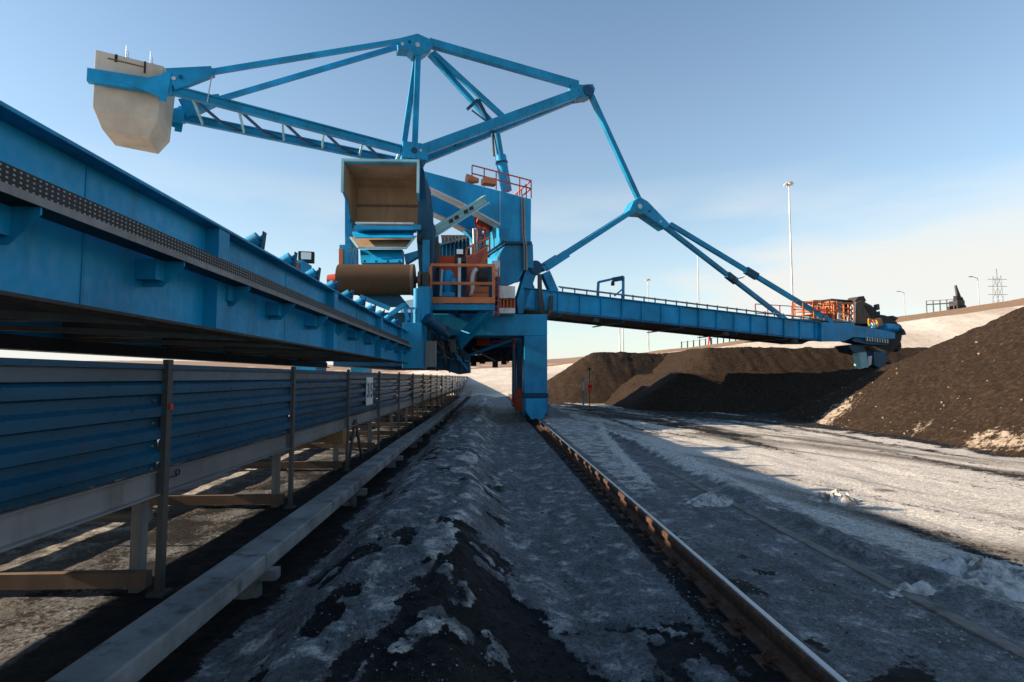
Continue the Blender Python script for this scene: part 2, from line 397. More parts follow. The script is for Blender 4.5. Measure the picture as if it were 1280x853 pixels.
# ------------------------------------------------------------------ mesh helpers
def setp(o, label=None, cat=None, group=None, kind=None):
    if label: o['label'] = label
    if cat: o['category'] = cat
    if group: o['group'] = group
    if kind: o['kind'] = kind
    return o
def thing(name, label, cat, loc=(0, 0, 0), group=None):
    o = bpy.data.objects.new(name, None); col.objects.link(o)
    o.location = loc; o.empty_display_size = 0.3
    return setp(o, label, cat, group)
def wloc(o):
    v = Vector(o.location)
    while o.parent: o = o.parent; v += Vector(o.location)
    return v
class MB:
    def __init__(s): s.v = []; s.f = []; s.sm = []
    def add(s, vs, fs, smooth=False):
        b = len(s.v); s.v += [tuple(q) for q in vs]
        s.f += [tuple(b + i for i in q) for q in fs]; s.sm += [smooth] * len(fs)
        return s
    def box(s, x0, x1, y0, y1, z0, z1):
        vs = [(x, y, z) for z in (z0, z1) for y in (y0, y1) for x in (x0, x1)]
        return s.add(vs, [(0, 2, 3, 1), (4, 5, 7, 6), (0, 1, 5, 4), (2, 6, 7, 3), (0, 4, 6, 2), (1, 3, 7, 5)])
    def obox(s, c, a, b, cc):
        """box with centre c and half axes a, b, cc"""
        c = Vector(c); vs = []
        for k in (-1, 1):
            for j in (-1, 1):
                for i in (-1, 1): vs.append(c + a * i + b * j + cc * k)
        fs = [(0, 2, 3, 1), (4, 5, 7, 6), (0, 1, 5, 4), (2, 6, 7, 3), (0, 4, 6, 2), (1, 3, 7, 5)]
        if a.cross(b).dot(cc) < 0: fs = [f[::-1] for f in fs]
        return s.add(vs, fs)
    def beam(s, p, q, w_, h_, up=ZV, w2=None, h2=None):
        """rectangular bar p to q: w_ across, h_ along up"""
        p = Vector(p); q = Vector(q); d = (q - p).normalized()
        side = d.cross(up)
        if side.length < 1e-4: side = d.cross(Vector((1, 0, 0)))
        side.normalize(); u2 = side.cross(d).normalized()
        w2 = w_ if w2 is None else w2; h2 = h_ if h2 is None else h2
        vs = []
        for c, ww, hh in ((p, w_, h_), (q, w2, h2)):
            for j, i in ((-1, -1), (-1, 1), (1, 1), (1, -1)):
                vs.append(c + side * (i * ww / 2) + u2 * (j * hh / 2))
        return s.add(vs, [(3, 2, 1, 0), (4, 5, 6, 7), (0, 1, 5, 4), (1, 2, 6, 5), (2, 3, 7, 6), (3, 0, 4, 7)][::1])
    def ibeam(s, p, q, w_, h_, tw, tf, up=ZV):
        p = Vector(p); q = Vector(q); d = (q - p).normalized()
        side = d.cross(up).normalized(); u2 = side.cross(d).normalized()
        o = u2 * (h_ / 2 - tf / 2)
        s.beam(p + o, q + o, w_, tf, up); s.beam(p - o, q - o, w_, tf, up)
        return s.beam(p, q, tw, h_ - 2 * tf, up)
    def tube(s, p, q, r0, r1=None, n=12, caps=True):
        p = Vector(p); q = Vector(q); r1 = r0 if r1 is None else r1
        d = (q - p).normalized()
        a = d.cross(ZV)
        if a.length < 1e-3: a = Vector((1, 0, 0))
        a.normalize(); b = d.cross(a)
        vs = []
        for c, r in ((p, r0), (q, r1)):
            for i in range(n):
                t = 2 * math.pi * i / n
                vs.append(c + a * (r * math.cos(t)) + b * (r * math.sin(t)))
        fs = [(i, (i + 1) % n, n + (i + 1) % n, n + i) for i in range(n)]
        s.add(vs, fs, True)
        if caps:
            s.add(vs[:n], [tuple(range(n))[::-1]]); s.add(vs[n:], [tuple(range(n))])
        return s
    def pipe(s, pts, r, n=8):
        for a, b in zip(pts, pts[1:]): s.tube(a, b, r, r, n)
        return s
    def prism(s, poly, ext):
        """polygon (3D points) extruded by vector ext"""
        ext = Vector(ext); n = len(poly)
        a = [Vector(p) for p in poly]; b = [p + ext for p in a]
        nn = Vector((0, 0, 0))
        for i in range(n): nn += a[i].cross(a[(i + 1) % n])
        if nn.dot(ext) > 0: a, b = a[::-1], b[::-1]
        vs = a + b
        fs = [tuple(range(n)), tuple(range(2 * n - 1, n - 1, -1))]
        fs += [(i, i + n, (i + 1) % n + n, (i + 1) % n) for i in range(n)]
        return s.add(vs, fs)
    def mesh(s, name):
        me = bpy.data.meshes.new(name)
        me.from_pydata(s.v, [], s.f)
        me.polygons.foreach_set('use_smooth', s.sm)
        me.update()
        return me
    def build(s, name, mat, parent=None, bevel=0.0, label=None):
        me = s.mesh(name); me.materials.append(M[mat] if isinstance(mat, str) else mat)
        o = bpy.data.objects.new(name, me); col.objects.link(o)
        if parent is not None:
            o.parent = parent
            o.location = -wloc(parent)
        if bevel:
            bv = o.modifiers.new('bevel', 'BEVEL'); bv.width = bevel; bv.segments = 2; bv.limit_method = 'ANGLE'
        if label: o['label'] = label
        return o
def piece(name, me, parent, loc):
    o = bpy.data.objects.new(name, me); col.objects.link(o)
    o.parent = parent; o.location = Vector(loc) - wloc(parent)
    return o
def meshof(mb, name, mat):
    me = mb.mesh(name); me.materials.append(M[mat]); return me
def grid(name, X, Y, Z, mat, attrs=None, parent=None):
    """height field from 2D arrays"""
    ny, nx = X.shape
    v = np.stack([X, Y, Z], -1).reshape(-1, 3)
    i = np.arange(ny * nx).reshape(ny, nx)
    f = np.stack([i[:-1, :-1], i[:-1, 1:], i[1:, 1:], i[1:, :-1]], -1).reshape(-1, 4)
    me = bpy.data.meshes.new(name)
    me.vertices.add(len(v)); me.vertices.foreach_set('co', v.ravel())
    me.loops.add(f.size); me.loops.foreach_set('vertex_index', f.ravel().astype(np.int32))
    me.polygons.add(len(f)); me.polygons.foreach_set('loop_start', np.arange(0, f.size, 4, dtype=np.int32))
    me.update(calc_edges=True)
    me.polygons.foreach_set('use_smooth', np.ones(len(f), bool))
    for k, a in (attrs or {}).items():
        at = me.attributes.new(k, 'FLOAT', 'POINT'); at.data.foreach_set('value', a.reshape(-1).astype(np.float32))
    me.materials.append(M[mat])
    o = bpy.data.objects.new(name, me); col.objects.link(o)
    if parent: o.parent = parent; o.location = -wloc(parent)
    return o
def railing(parent, pts, h=1.1, mat='orange', spacing=1.1, r=0.022, levels=(1.0, 0.52), toe=0.0, name='railing'):
    """rails as one part, each post a sub-part"""
    o = None
    for lv in levels:
        mb = MB()
        for a, b in zip(pts, pts[1:]):
            a = Vector(a); b = Vector(b); mb.beam(a + ZV * h * lv, b + ZV * h * lv, r * 2, r * 2)
        q = mb.build(name if o is None else 'rail', mat, parent if o is None else o)
        o = o or q
    pm = meshof(MB().box(-r * 1.1, r * 1.1, -r * 1.1, r * 1.1, 0.0, h - r - 0.002), 'railing_post', mat)
    done = []
    for a, b in zip(pts, pts[1:]):
        a = Vector(a); b = Vector(b); n = max(1, round((b - a).length / spacing))
        for i in range(n + 1):
            p = a.lerp(b, i / n)
            if any((p - q).length < 0.2 for q in done): continue
            done.append(p); piece('railing_post', pm, o, p)
    return o

# ================================================================== GROUND
RAIL_X = 1.66
KERB_X = 2.86
def coal_patch(X, Y):
    med = fbm(X * 3.3, Y * 2.2, 5, 103); big = fbm(X * 0.9, Y * 0.55, 5, 101)
    ed = 0.55 * (med - 0.5) + 0.35 * (big - 0.5) + 0.16 * (fbm(X * 12, Y * 9, 3, 105) - 0.5)
    d_ = 4.6 - Y
    pa = np.minimum(X + 0.34 + 0.19 * d_ + ed, 0.12 + 0.34 * d_ - X + ed)
    m1 = sstep(-0.04, 0.04, pa) * (Y < 4.8) * (1 - 0.9 * sstep(0.60, 0.70, med))
    d2 = 3.9 - Y
    pb = np.minimum(np.minimum(X - 0.25 + 0.1 * d2 + ed, 1.45 - X + ed), d2 * 0.5 + ed)
    m2 = sstep(-0.04, 0.06, pb) * (1 - sstep(0.47, 0.60, med))
    m3 = sstep(0.03, 0.08, 0.16 - np.hypot((X + 0.98) * 0.9, (Y - 3.35) * 0.45) + ed * 0.6)
    m4 = (X < 1.5) * (X > -1.4) * (1 - sstep(9, 14, Y)) * sstep(0.60, 0.68, fbm(X * 4.5, Y * 3.2, 4, 131)) * (0.75 - 0.4 * sstep(0.1, 0.3, X))
    return np.maximum(np.maximum(m1, m2), np.maximum(m3, m4))
def ground_z(X, Y):
    n = fbm(X * 1.4, Y * 0.9, 5, 3)
    n2 = fbm(X * 6, Y * 4.5, 4, 9)
    n3 = fbm(X * 17, Y * 13, 3, 19)
    z = 0.035 * (n2 - 0.5) + 0.05 * (n - 0.5) + 0.022 * (n3 - 0.5)
    # snow mound beside the conveyor
    wob = 0.25 * (fbm(Y * 0.35, Y * 0 + 3, 3, 21) - 0.5)
    md = sstep(-1.52, -0.95, X + wob) * (1 - sstep(-0.35, 0.25, X + wob * 1.4))
    md *= 0.30 + 0.16 * (fbm(X * 1.1 + 5, Y * 0.6, 4, 5) - 0.5)
    md *= 1 - 0.75 * sstep(22, 40, Y)
    # hollow near the camera where the coal shows through
    z = z + md + 0.13 * md * (np.abs(fbm(X * 7, Y * 5, 4, 31, 0.6) - 0.5) - 0.12) * 2
    z = z - 0.035 * coal_patch(X, Y) * (Y < 12)
    # trodden path
    px_ = 0.62 + 0.18 * (fbm(Y * 0.3 + 9, Y * 0, 3, 41) - 0.5) * 2
    z -= 0.06 * np.exp(-((X - px_) / 0.33) ** 2) * (1 + 0.6 * (n2 - 0.5))
    # slab beside the rail, then the yard
    right = sstep(RAIL_X + 0.02, RAIL_X + 0.09, X)
    z = z * (1 - right) + right * (0.115 + 0.014 * (n2 - 0.5))
    yard = sstep(KERB_X, KERB_X + 0.3, X)
    yz = 0.07 + 0.10 * (fbm(X * 0.8, Y * 0.35, 5, 12) - 0.5) + 0.045 * (fbm(X * 4, Y * 1.6, 4, 14) - 0.5)
    yz += 0.13 * np.exp(-((X - 3.25 - 0.16 * np.sin(Y * 0.8)) / 0.22) ** 2) * sstep(0.42, 0.62, fbm(X * 0 + 2, Y * 0.55, 3, 77)) * (0.5 + fbm(X * 5, Y * 4, 3, 78))
    z = z * (1 - yard) + yard * yz
    # low snow ridge thrown up by the plough, on the slab
    z += 0.07 * np.exp(-((X - 2.30 - 0.11 * (Y - 9) - 0.25 * (n2 - 0.5)) / 0.10) ** 2) * sstep(7.2, 8.2, Y) * (1 - sstep(14, 18, Y)) * (2.4 * np.abs(fbm(X * 5, Y * 3, 4, 52) - 0.35))
    # lower, dirty ground under the conveyor
    left = 1 - sstep(-2.1, -1.5, X)
    z = z * (1 - left) + left * (0.0 + 0.05 * (n - 0.5) + 0.025 * (n2 - 0.5))
    far = sstep(60, 120, np.hypot(X, Y))
    z = z * (1 - far)
    return z
def lines(lo, hi, segs):
    out = [lo]
    for end, st in segs:
        n = max(1, int(round((end - out[-1]) / st)))
        out += list(np.linspace(out[-1], end, n + 1)[1:])
    return np.array(out)
xs = lines(-900, 900, [(-300, 150), (-60, 40), (-20, 4), (-8, 0.6), (-3, 0.1), (-2, 0.05), (4.2, 0.022), (7, 0.05), (14, 0.12), (24, 0.5), (60, 4), (300, 40), (900, 150)])
yl = [-60, -30, -10, -4, -1, 0.0, 0.6]
y = 1.2
while y < 60: yl.append(y); y += max(0.018, y * 0.0085)
yl += [66, 75, 90, 110, 140, 180, 240, 320, 450, 650, 900, 1400]
ys = np.array(yl)
GX, GY = np.meshgrid(xs, ys)
GZ = ground_z(GX, GY)
big = fbm(GX * 0.9, GY * 0.55, 5, 101); med = fbm(GX * 3.3, GY * 2.2, 5, 103)
streak = fbm(GX * 1.3, GY * 0.22, 5, 107)
coal = np.zeros_like(GX)
# under the conveyor and along the foot of the mound
coal = np.maximum(coal, (1 - sstep(-1.75, -1.32, GX + 0.5 * (med - 0.5))) * sstep(-2.75, -2.5, GX + 0.3 * (big - 0.5)) * 1.25)
coal = np.maximum(coal, (1 - sstep(-2.7, -2.5, GX)) * sstep(-3.9, -3.2, GX + 0.5 * (big - 0.5)) * (0.54 + 0.9 * (med - 0.5)))
coal = np.maximum(coal, (1 - sstep(-4.9, -3.9, GX)) * 0.34 * sstep(-9, -6, GX))
# spilled coal in the foreground
coal = np.maximum(coal, coal_patch(GX, GY) * 0.95)
coal = np.maximum(coal, (1 - sstep(0.0, 0.09, np.abs(GX - RAIL_X + 0.16) - 0.06)) * 0.72)
coal = np.maximum(coal, np.exp(-((GX - 0.62) / 0.34) ** 2) * (0.16 + 0.42 * (med - 0.35)) * (1 - sstep(30, 45, GY)))
coal = np.maximum(coal, sstep(RAIL_X, RAIL_X + 0.1, GX) * (1 - sstep(2.1, 2.5, GX)) * sstep(0.46, 0.62, med) * (1 - sstep(5, 8, GY)) * 0.8)
# wheel tracks in the yard
trk = np.zeros_like(GX)
for x0, k, wdt in ((4.4, 0.02, 0.30), (6.3, 0.03, 0.5), (8.2, 0.04, 0.55), (9.3, 0.02, 0.4)):
    trk = np.maximum(trk, np.exp(-((GX - x0 - k * (GY - 12) - 0.5 * (fbm(GY * 0.15 + x0, GX * 0, 2, 55) - 0.5)) / wdt) ** 2))
coal = np.maximum(coal, trk * sstep(0.42, 0.66, streak + 0.12 * (GY > 14)) * 0.62 * (GX > 3.4))
coal = np.maximum(coal, sstep(16, 22, GY) * (GX > 2.6) * (1 - sstep(40, 60, GY)) * (0.36 + 0.5 * (streak - 0.5)))
coal = np.maximum(coal, sstep(9.4, 10.3, GX + (med - 0.5)) * sstep(5, 9, GY) * (1 - sstep(45, 60, GY)) * 0.72)
snow = np.full_like(GX, 0.30)
snow = np.maximum(snow, np.exp(-((GX + 0.32 + 0.4 * (big - 0.5)) / 0.28) ** 2) * sstep(0.40, 0.6, med) * 0.62 * sstep(3.5, 5, GY))
snow = np.maximum(snow, (GX < 1.5) * (GX > -1.5) * (0.27 + (0.20 - 0.08 * sstep(0.1, 0.4, GX)) * sstep(0.36, 0.70, fbm(GX * 5, GY * 3.4, 5, 133, 0.6))))
snow = np.maximum(snow, sstep(2.9, 3.3, GX) * (0.52 + 0.75 * (streak - 0.5)) + sstep(3.4, 4.2, GX) * 0.30)  # snow raised past the bridge's shadow edge to brighten the sunlit yard
snow = np.maximum(snow, np.exp(-((GX - 2.30 - 0.11 * (GY - 9)) / 0.2) ** 2) * sstep(7, 8.2, GY) * (1 - sstep(15, 19, GY)) * 0.72)
snow = np.maximum(snow, sstep(1.75, 1.9, GX) * (1 - sstep(2.30, 2.42, GX - 0.11 * (GY - 9))) * sstep(6.9, 7.5, GY) * (1 - sstep(20, 24, GY)) * 0.52)
snow = np.maximum(snow, (1 - sstep(-4.2, -3.1, GX)) * (0.58 + 0.6 * (big - 0.5)))
snow = np.maximum(snow, sstep(40, 60, GY) * (0.62 + 0.5 * (big - 0.5)))
coal *= 1 - sstep(50, 70, np.hypot(GX, GY))
sk = fbm((GX + 0.33 * GY) * 1.15, GY * 0.16, 5, 141); sk2 = fbm((GX + 0.30 * GY) * 3.0, GY * 0.35, 4, 147)
dirt = sstep(3.0, 4.0, GX) * (0.26 + 2.0 * (sk - 0.48) + 0.9 * (sk2 - 0.5)) * (1 - sstep(50, 70, GY))
bandx = 8.3 - 0.354 * (GY - 8.9)
dirt = np.maximum(dirt, np.exp(-((GX - bandx) / 0.65) ** 2) * (0.85 + 0.9 * (sk2 - 0.5)) * (GY < 16))
dirt = np.maximum(dirt, ((GX < -2.4) & (GX > -9)) * (0.50 + 0.8 * (med - 0.5)))
sk3 = fbm((GX + 0.30 * GY) * 1.7, GY * 0.13, 5, 151)
coal = np.maximum(coal, sstep(3.0, 3.6, GX) * sstep(0.55, 0.70, sk3) * 0.44 * (1 - sstep(30, 40, GY)))
coal = np.maximum(coal, np.exp(-((GX - bandx) / 0.4) ** 2) * 0.5 * sstep(0.45, 0.6, sk2) * (GY < 16))
coal = np.maximum(coal, sstep(2.9, 3.4, GX) * sstep(12.5, 15.5, GY) * (1 - sstep(34, 40, GY)) * (0.50 + 1.4 * (sk3 - 0.5)))
dirt = np.maximum(dirt, sstep(3.3, 3.7, GX) * sstep(0.10, 0.25, 0.3 - np.hypot((GX - 5.3 - 0.5 * (big - 0.5)) / 1.6, (GY - 7.6) / 1.2)) * (0.75 + med - 0.5))
g = grid('ground', GX, GY, GZ, 'ground', {'coal': coal, 'snow': snow, 'dirt': dirt})
setp(g, 'ice and trodden dirty snow covering the coal yard', None, None, 'structure')
# kerb along the slab edge
mb = MB(); mb.box(KERB_X - 0.05, KERB_X + 0.05, 0.5, 9.0, -0.1, 0.128)
o = mb.build('kerb', 'kerb', None, 0.006); setp(o, 'pale concrete kerb edging the icy slab beside the rail', None, None, 'structure')

# ================================================================== COAL HEAPS
def heap(name, label, xr, yr, step, fn, snowfn=None, seed=0, rill='y'):
    X, Y = np.meshgrid(np.arange(xr[0], xr[1] + step, step), np.arange(yr[0], yr[1] + step, step))
    Z = fn(X, Y)
    rough = 0.20 * (fbm(X * 0.5, Y * 0.5, 4, seed) - 0.5) + 0.10 * (fbm(X * 3, Y * 3, 5, seed + 3, 0.62) - 0.5)
    rough = rough + (0.10 * (fbm(X * 0.45, Y * 3.2, 4, seed + 7) - 0.5) if rill == 'x' else 0.12 * (fbm(X * 2.6, Y * 0.4, 4, seed + 7) - 0.5))
    lum = fbm(X * 1.1, Y * 1.1, 3, seed + 11); rough = rough + 0.10 * sstep(0.60, 0.72, lum) * fbm(X * 7, Y * 7, 3, seed + 13)
    Z = Z + rough * sstep(0.0, 0.5, Z)
    Z = np.maximum(Z, -0.12)
    S = snowfn(X, Y, Z) if snowfn is not None else np.zeros_like(X)
    o = grid(name, X, Y, Z, 'coal', {'snow': S})
    return setp(o, label, 'coal heap', 'coal heaps in the stockyard')
def smax(a, b, k=0.12): return np.log(np.exp(a / k) + np.exp(b / k)) * k
def smin(a, b, k=0.12): return -smax(-a, -b, k)
SL = 0.64
def segdist(X, Y, ax, ay, bx, by):
    dx, dy = bx - ax, by - ay
    t = np.clip(((X - ax) * dx + (Y - ay) * dy) / (dx * dx + dy * dy), 0, 1)
    return np.hypot(X - ax - t * dx, Y - ay - t * dy)
def rectdist(X, Y, x0, x1, y0, y1):
    return np.hypot(np.maximum(np.maximum(x0 - X, X - x1), 0), np.maximum(np.maximum(y0 - Y, Y - y1), 0))
heap('coal_heap', 'rounded brown coal heap beyond the red call box, left of the boom heap', (-1, 20), (31, 47), 0.12,
     lambda X, Y: np.minimum(3.55 - SL * segdist(X, Y, 7.3, 38.5, 13.5, 40.5), 3.32), seed=201)
def main_heap(X, Y):
    wob = 1.2 * (fbm(X * 0.25, Y * 0.25, 3, 301) - 0.5)
    low = 1.80 - SL * rectdist(X, Y, 9.3 + wob * 0.6, 40, 27.6 + wob * 0.6, 46) + 0.28 * np.exp(-((X - 20.5) / 2.0) ** 2 - ((Y - 29.5) / 2.0) ** 2)
    up = np.minimum(3.42 - SL * rectdist(X, Y, 12.9 + wob * 0.4, 40, 33.2, 46), 3.36)
    up = np.where(Y < 29, -5, up)
    return np.maximum(low, up)
heap('coal_heap', 'long benched coal heap lying under the bucket wheel boom', (5, 34), (23.5, 47), 0.12, main_heap, seed=211)
def right_heap(X, Y):
    wob = 0.5 * (fbm(Y * 0.3, X * 0.3, 3, 401) - 0.5)
    a = 0.66 * (X - 10.45 + wob - 0.05 * (Y - 14))
    b = 0.72 * (22.4 + wob - Y - 0.02 * X)
    z = smin(a, b, 0.2)
    return smin(z, np.full_like(z, 7.5), 0.3)
def right_snow(X, Y, Z):
    s = 0.20 * fbm(X * 0.8, Y * 0.8, 3, 411) - 0.12 * (Z > 1.5)
    s = np.maximum(s, np.exp(-((Y - 18.4 - 0.25 * (X - 11)) / 0.75) ** 2) * np.exp(-((X - 11.3) / 1.1) ** 2) * 0.72)
    s = np.maximum(s, np.exp(-((X - 10.75) / 0.45) ** 2) * (1 - sstep(12.0, 13.0, Y)) * 0.62)
    s = np.maximum(s, np.exp(-((X - 11.0) / 0.4) ** 2) * np.exp(-((Y - 14.2) / 0.5) ** 2) * 0.55)
    return s
heap('coal_heap', 'tall dark coal heap at the right with snowy rubble along its foot', (9.6, 30), (3, 24), 0.075, right_heap, right_snow, seed=221, rill='x')

# ================================================================== EMBANKMENT AND HILLS
def crestline(tab, x):
    return np.interp(x, [a for a, b in tab], [b for a, b in tab])
bt = [(560, 462), (690, 455), (760, 447), (840, 437), (900, 430), (1000, 413), (1115, 396), (1200, 385), (1280, 373), (1600, 330), (2600, 300)]
def bank():
    YC = 74.0
    cols = []
    for px in np.arange(560, 2600, 8):
        cols.append(atY(px, crestline(bt, px), YC))
    prof = [(-30, -0.0), (-24, 0.04), (-20, 0.2), (-9, 0.72), (-4.5, 0.90), (-2.0, 0.93), (0, 1.0), (6, 1.0), (14, 0.6), (22, -0.05)]
    X = np.zeros((len(prof), len(cols))); Y = X.copy(); Z = X.copy(); S = X.copy()
    for j, c in enumerate(cols):
        for i, (dy, fz) in enumerate(prof):
            X[i, j] = c.x * (1 + dy / 400.0); Y[i, j] = YC + dy; Z[i, j] = c.z * fz - (0.3 if fz <= 0 else 0)
            S[i, j] = 0.9 if i in (5, 6) else 0.0
    Z += 0.5 * (fbm(X * 0.15, Y * 0.15, 4, 501) - 0.5) * (Z > 0.4)
    o = grid('embankment', X, Y, Z, 'bank', {'soil': S})
    setp(o, 'pale snow dusted embankment rising behind the coal heaps', None, None, 'structure')
bank()
def hills(name, label, Yd, tab, depth, soil):
    pxs = np.arange(tab[0][0], tab[-1][0], 10)
    prof = [(-1.0, 0.0), (-0.7, 0.25), (-0.45, 0.5), (-0.2, 0.8), (0, 1.0), (0.3, 0.9), (1.0, 0.0)]
    X = np.zeros((len(prof), len(pxs))); Y = X.copy(); Z = X.copy(); S = X.copy()
    for j, px in enumerate(pxs):
        c = atY(px, crestline(tab, px), Yd)
        for i, (d, f) in enumerate(prof):
            X[i, j] = c.x * (1 + d * depth / Yd); Y[i, j] = Yd + d * depth; Z[i, j] = c.z * f - 1.0; S[i, j] = soil * f
    Z += 0.18 * (fbm(X * 0.03, Y * 0.03, 5, 601) - 0.5) * Z
    o = grid(name, X, Y, Z, 'hill', {'soil': S})
    setp(o, label, None, None, 'structure')
hills('hill', 'brown scrubby hill with snow patches on the horizon', 420, [(-700, 440), (-200, 442), (100, 449), (210, 450), (330, 452), (500, 456), (560, 452), (640, 450), (700, 447), (760, 441), (830, 437), (900, 440), (1100, 445), (1500, 448), (2000, 450)], 150, 0.75)

# ================================================================== CRANE RAIL
def crane_rail():
    t = thing('crane_rail', 'rusty travel rail with a polished head running beside the trodden path', 'rail', (RAIL_X, 1.0, 0))
    y0, y1 = 0.6, 110.0
    # section: foot, web, head
    def ext(poly, name, mat, ya, yb, bev=0):
        return MB().prism([Vector((RAIL_X + a, ya, b)) for a, b in poly], (0, yb - ya, 0)).build(name, mat, t, bev)
    ext([(-0.085, 0.012), (0.085, 0.012), (0.085, 0.026), (0.03, 0.042), (0.014, 0.06), (0.014, 0.128), (-0.014, 0.128), (-0.014, 0.06), (-0.03, 0.042), (-0.085, 0.026)], 'rail_web', 'rust', y0, y1)
    joints = [0.6, 2.62, 14.6, 27, 39.4, 52, 64, 76, 110]
    for a, b in zip(joints, joints[1:]):
        ext([(-0.034, 0.128), (0.034, 0.128), (0.037, 0.160), (0.030, 0.1735), (-0.030, 0.1735), (-0.037, 0.160)], 'rail_head', 'rust', a + 0.003, b - 0.003)
        ext([(-0.016, 0.174), (0.024, 0.174), (0.020, 0.1775), (-0.012, 0.1775)], 'running_band', 'polished', a + 0.003, b - 0.003)
    # head sides are rusty: a thin skirt a little proud of the head
    ext([(-0.0405, 0.122), (-0.0375, 0.122), (-0.0375, 0.160), (-0.0405, 0.158)], 'rail_head_side', 'rust', y0, y1)
    plate = meshof(MB().box(-0.16, 0.16, -0.09, 0.09, -0.05, 0.011), 'base_plate', 'rust')
    clip = MB(); clip.box(-0.045, 0.02, -0.035, 0.035, 0.0265, 0.046); clip.tube((-0.025, 0, 0.046), (-0.025, 0, 0.085), 0.011, 0.011, 8); clip.tube((-0.025, 0, 0.046), (-0.025, 0, 0.066), 0.021, 0.021, 6)
    cm = meshof(clip, 'rail_clip', 'rust')
    y = 1.55; k = 0
    while y < 44:
        piece('base_plate', plate, t, (RAIL_X, y, 0))
        piece('rail_clip', cm, t, (RAIL_X - 0.075, y + random.uniform(-.02, .02), 0))
        y += 0.42
crane_rail()

# ================================================================== CONCRETE CABLE TROUGH
def cable_trough():
    t = thing('cable_trough', 'long grey concrete trough lying on blocks along the foot of the conveyor', 'trough', (-1.74, 1.0, 0))
    ya = 1.3; k = 0
    while ya < 60:
        yb = ya + 2.98
        dz = random.uniform(-0.010, 0.010); dx = random.uniform(-0.014, 0.014)
        p = [(-1.86, 0.335), (-1.615, 0.335), (-1.605, 0.327), (-1.605, 0.215), (-1.86, 0.215)]
        MB().prism([Vector((a + dx, ya, b + dz)) for a, b in p], (random.uniform(-.01, .01), 2.955, random.uniform(-.006, .006))).build('concrete_segment', 'concrete', t, 0.008)
        ya = yb; k += 1
    bm = MB().box(-0.19, 0.19, -0.05, 0.05, 0.135, 0.207); bm.box(-0.10, 0.06, -0.045, 0.045, -0.05, 0.134)
    me = meshof(bm, 'support_block', 'concrete')
    y = 1.34
    while y < 45:
        piece('support_block', me, t, (-1.73, y, 0)); y += 2.98
cable_trough()

# ================================================================== YARD CONVEYOR
WX, FX = -2.5, -4.75          # near and far wall
POST0, PITCHY = 1.66, 2.78
NB = 26
def corrugated(x, y0, y1, sgn):
    """horizontal trapezoid ribs, as a thin folded sheet"""
    zs = []
    z = 0.905
    pr = [(z, 0.0)]
    while z < 1.45:
        pr += [(z + 0.048, 0.0), (z + 0.062, 0.046), (z + 0.128, 0.046), (z + 0.156, 0.0)]
        z += 0.168
    pr.append((1.66, 0.0)); pr = sorted(set((round(a, 4), b) for a, b in pr))
    mb = MB()
    vs = []; fs = []
    for (zz, d) in pr: vs += [(x + sgn * d, y0, zz), (x + sgn * d, y1, zz)]
    for i in range(len(pr) - 1): fs.append((2 * i, 2 * i + 1, 2 * i + 3, 2 * i + 2))
    mb.add(vs, fs)
    vs2 = [(a - sgn * 0.004, b, c) for a, b, c in vs]
    mb.add(vs2, [f[::-1] for f in fs])
    return mb
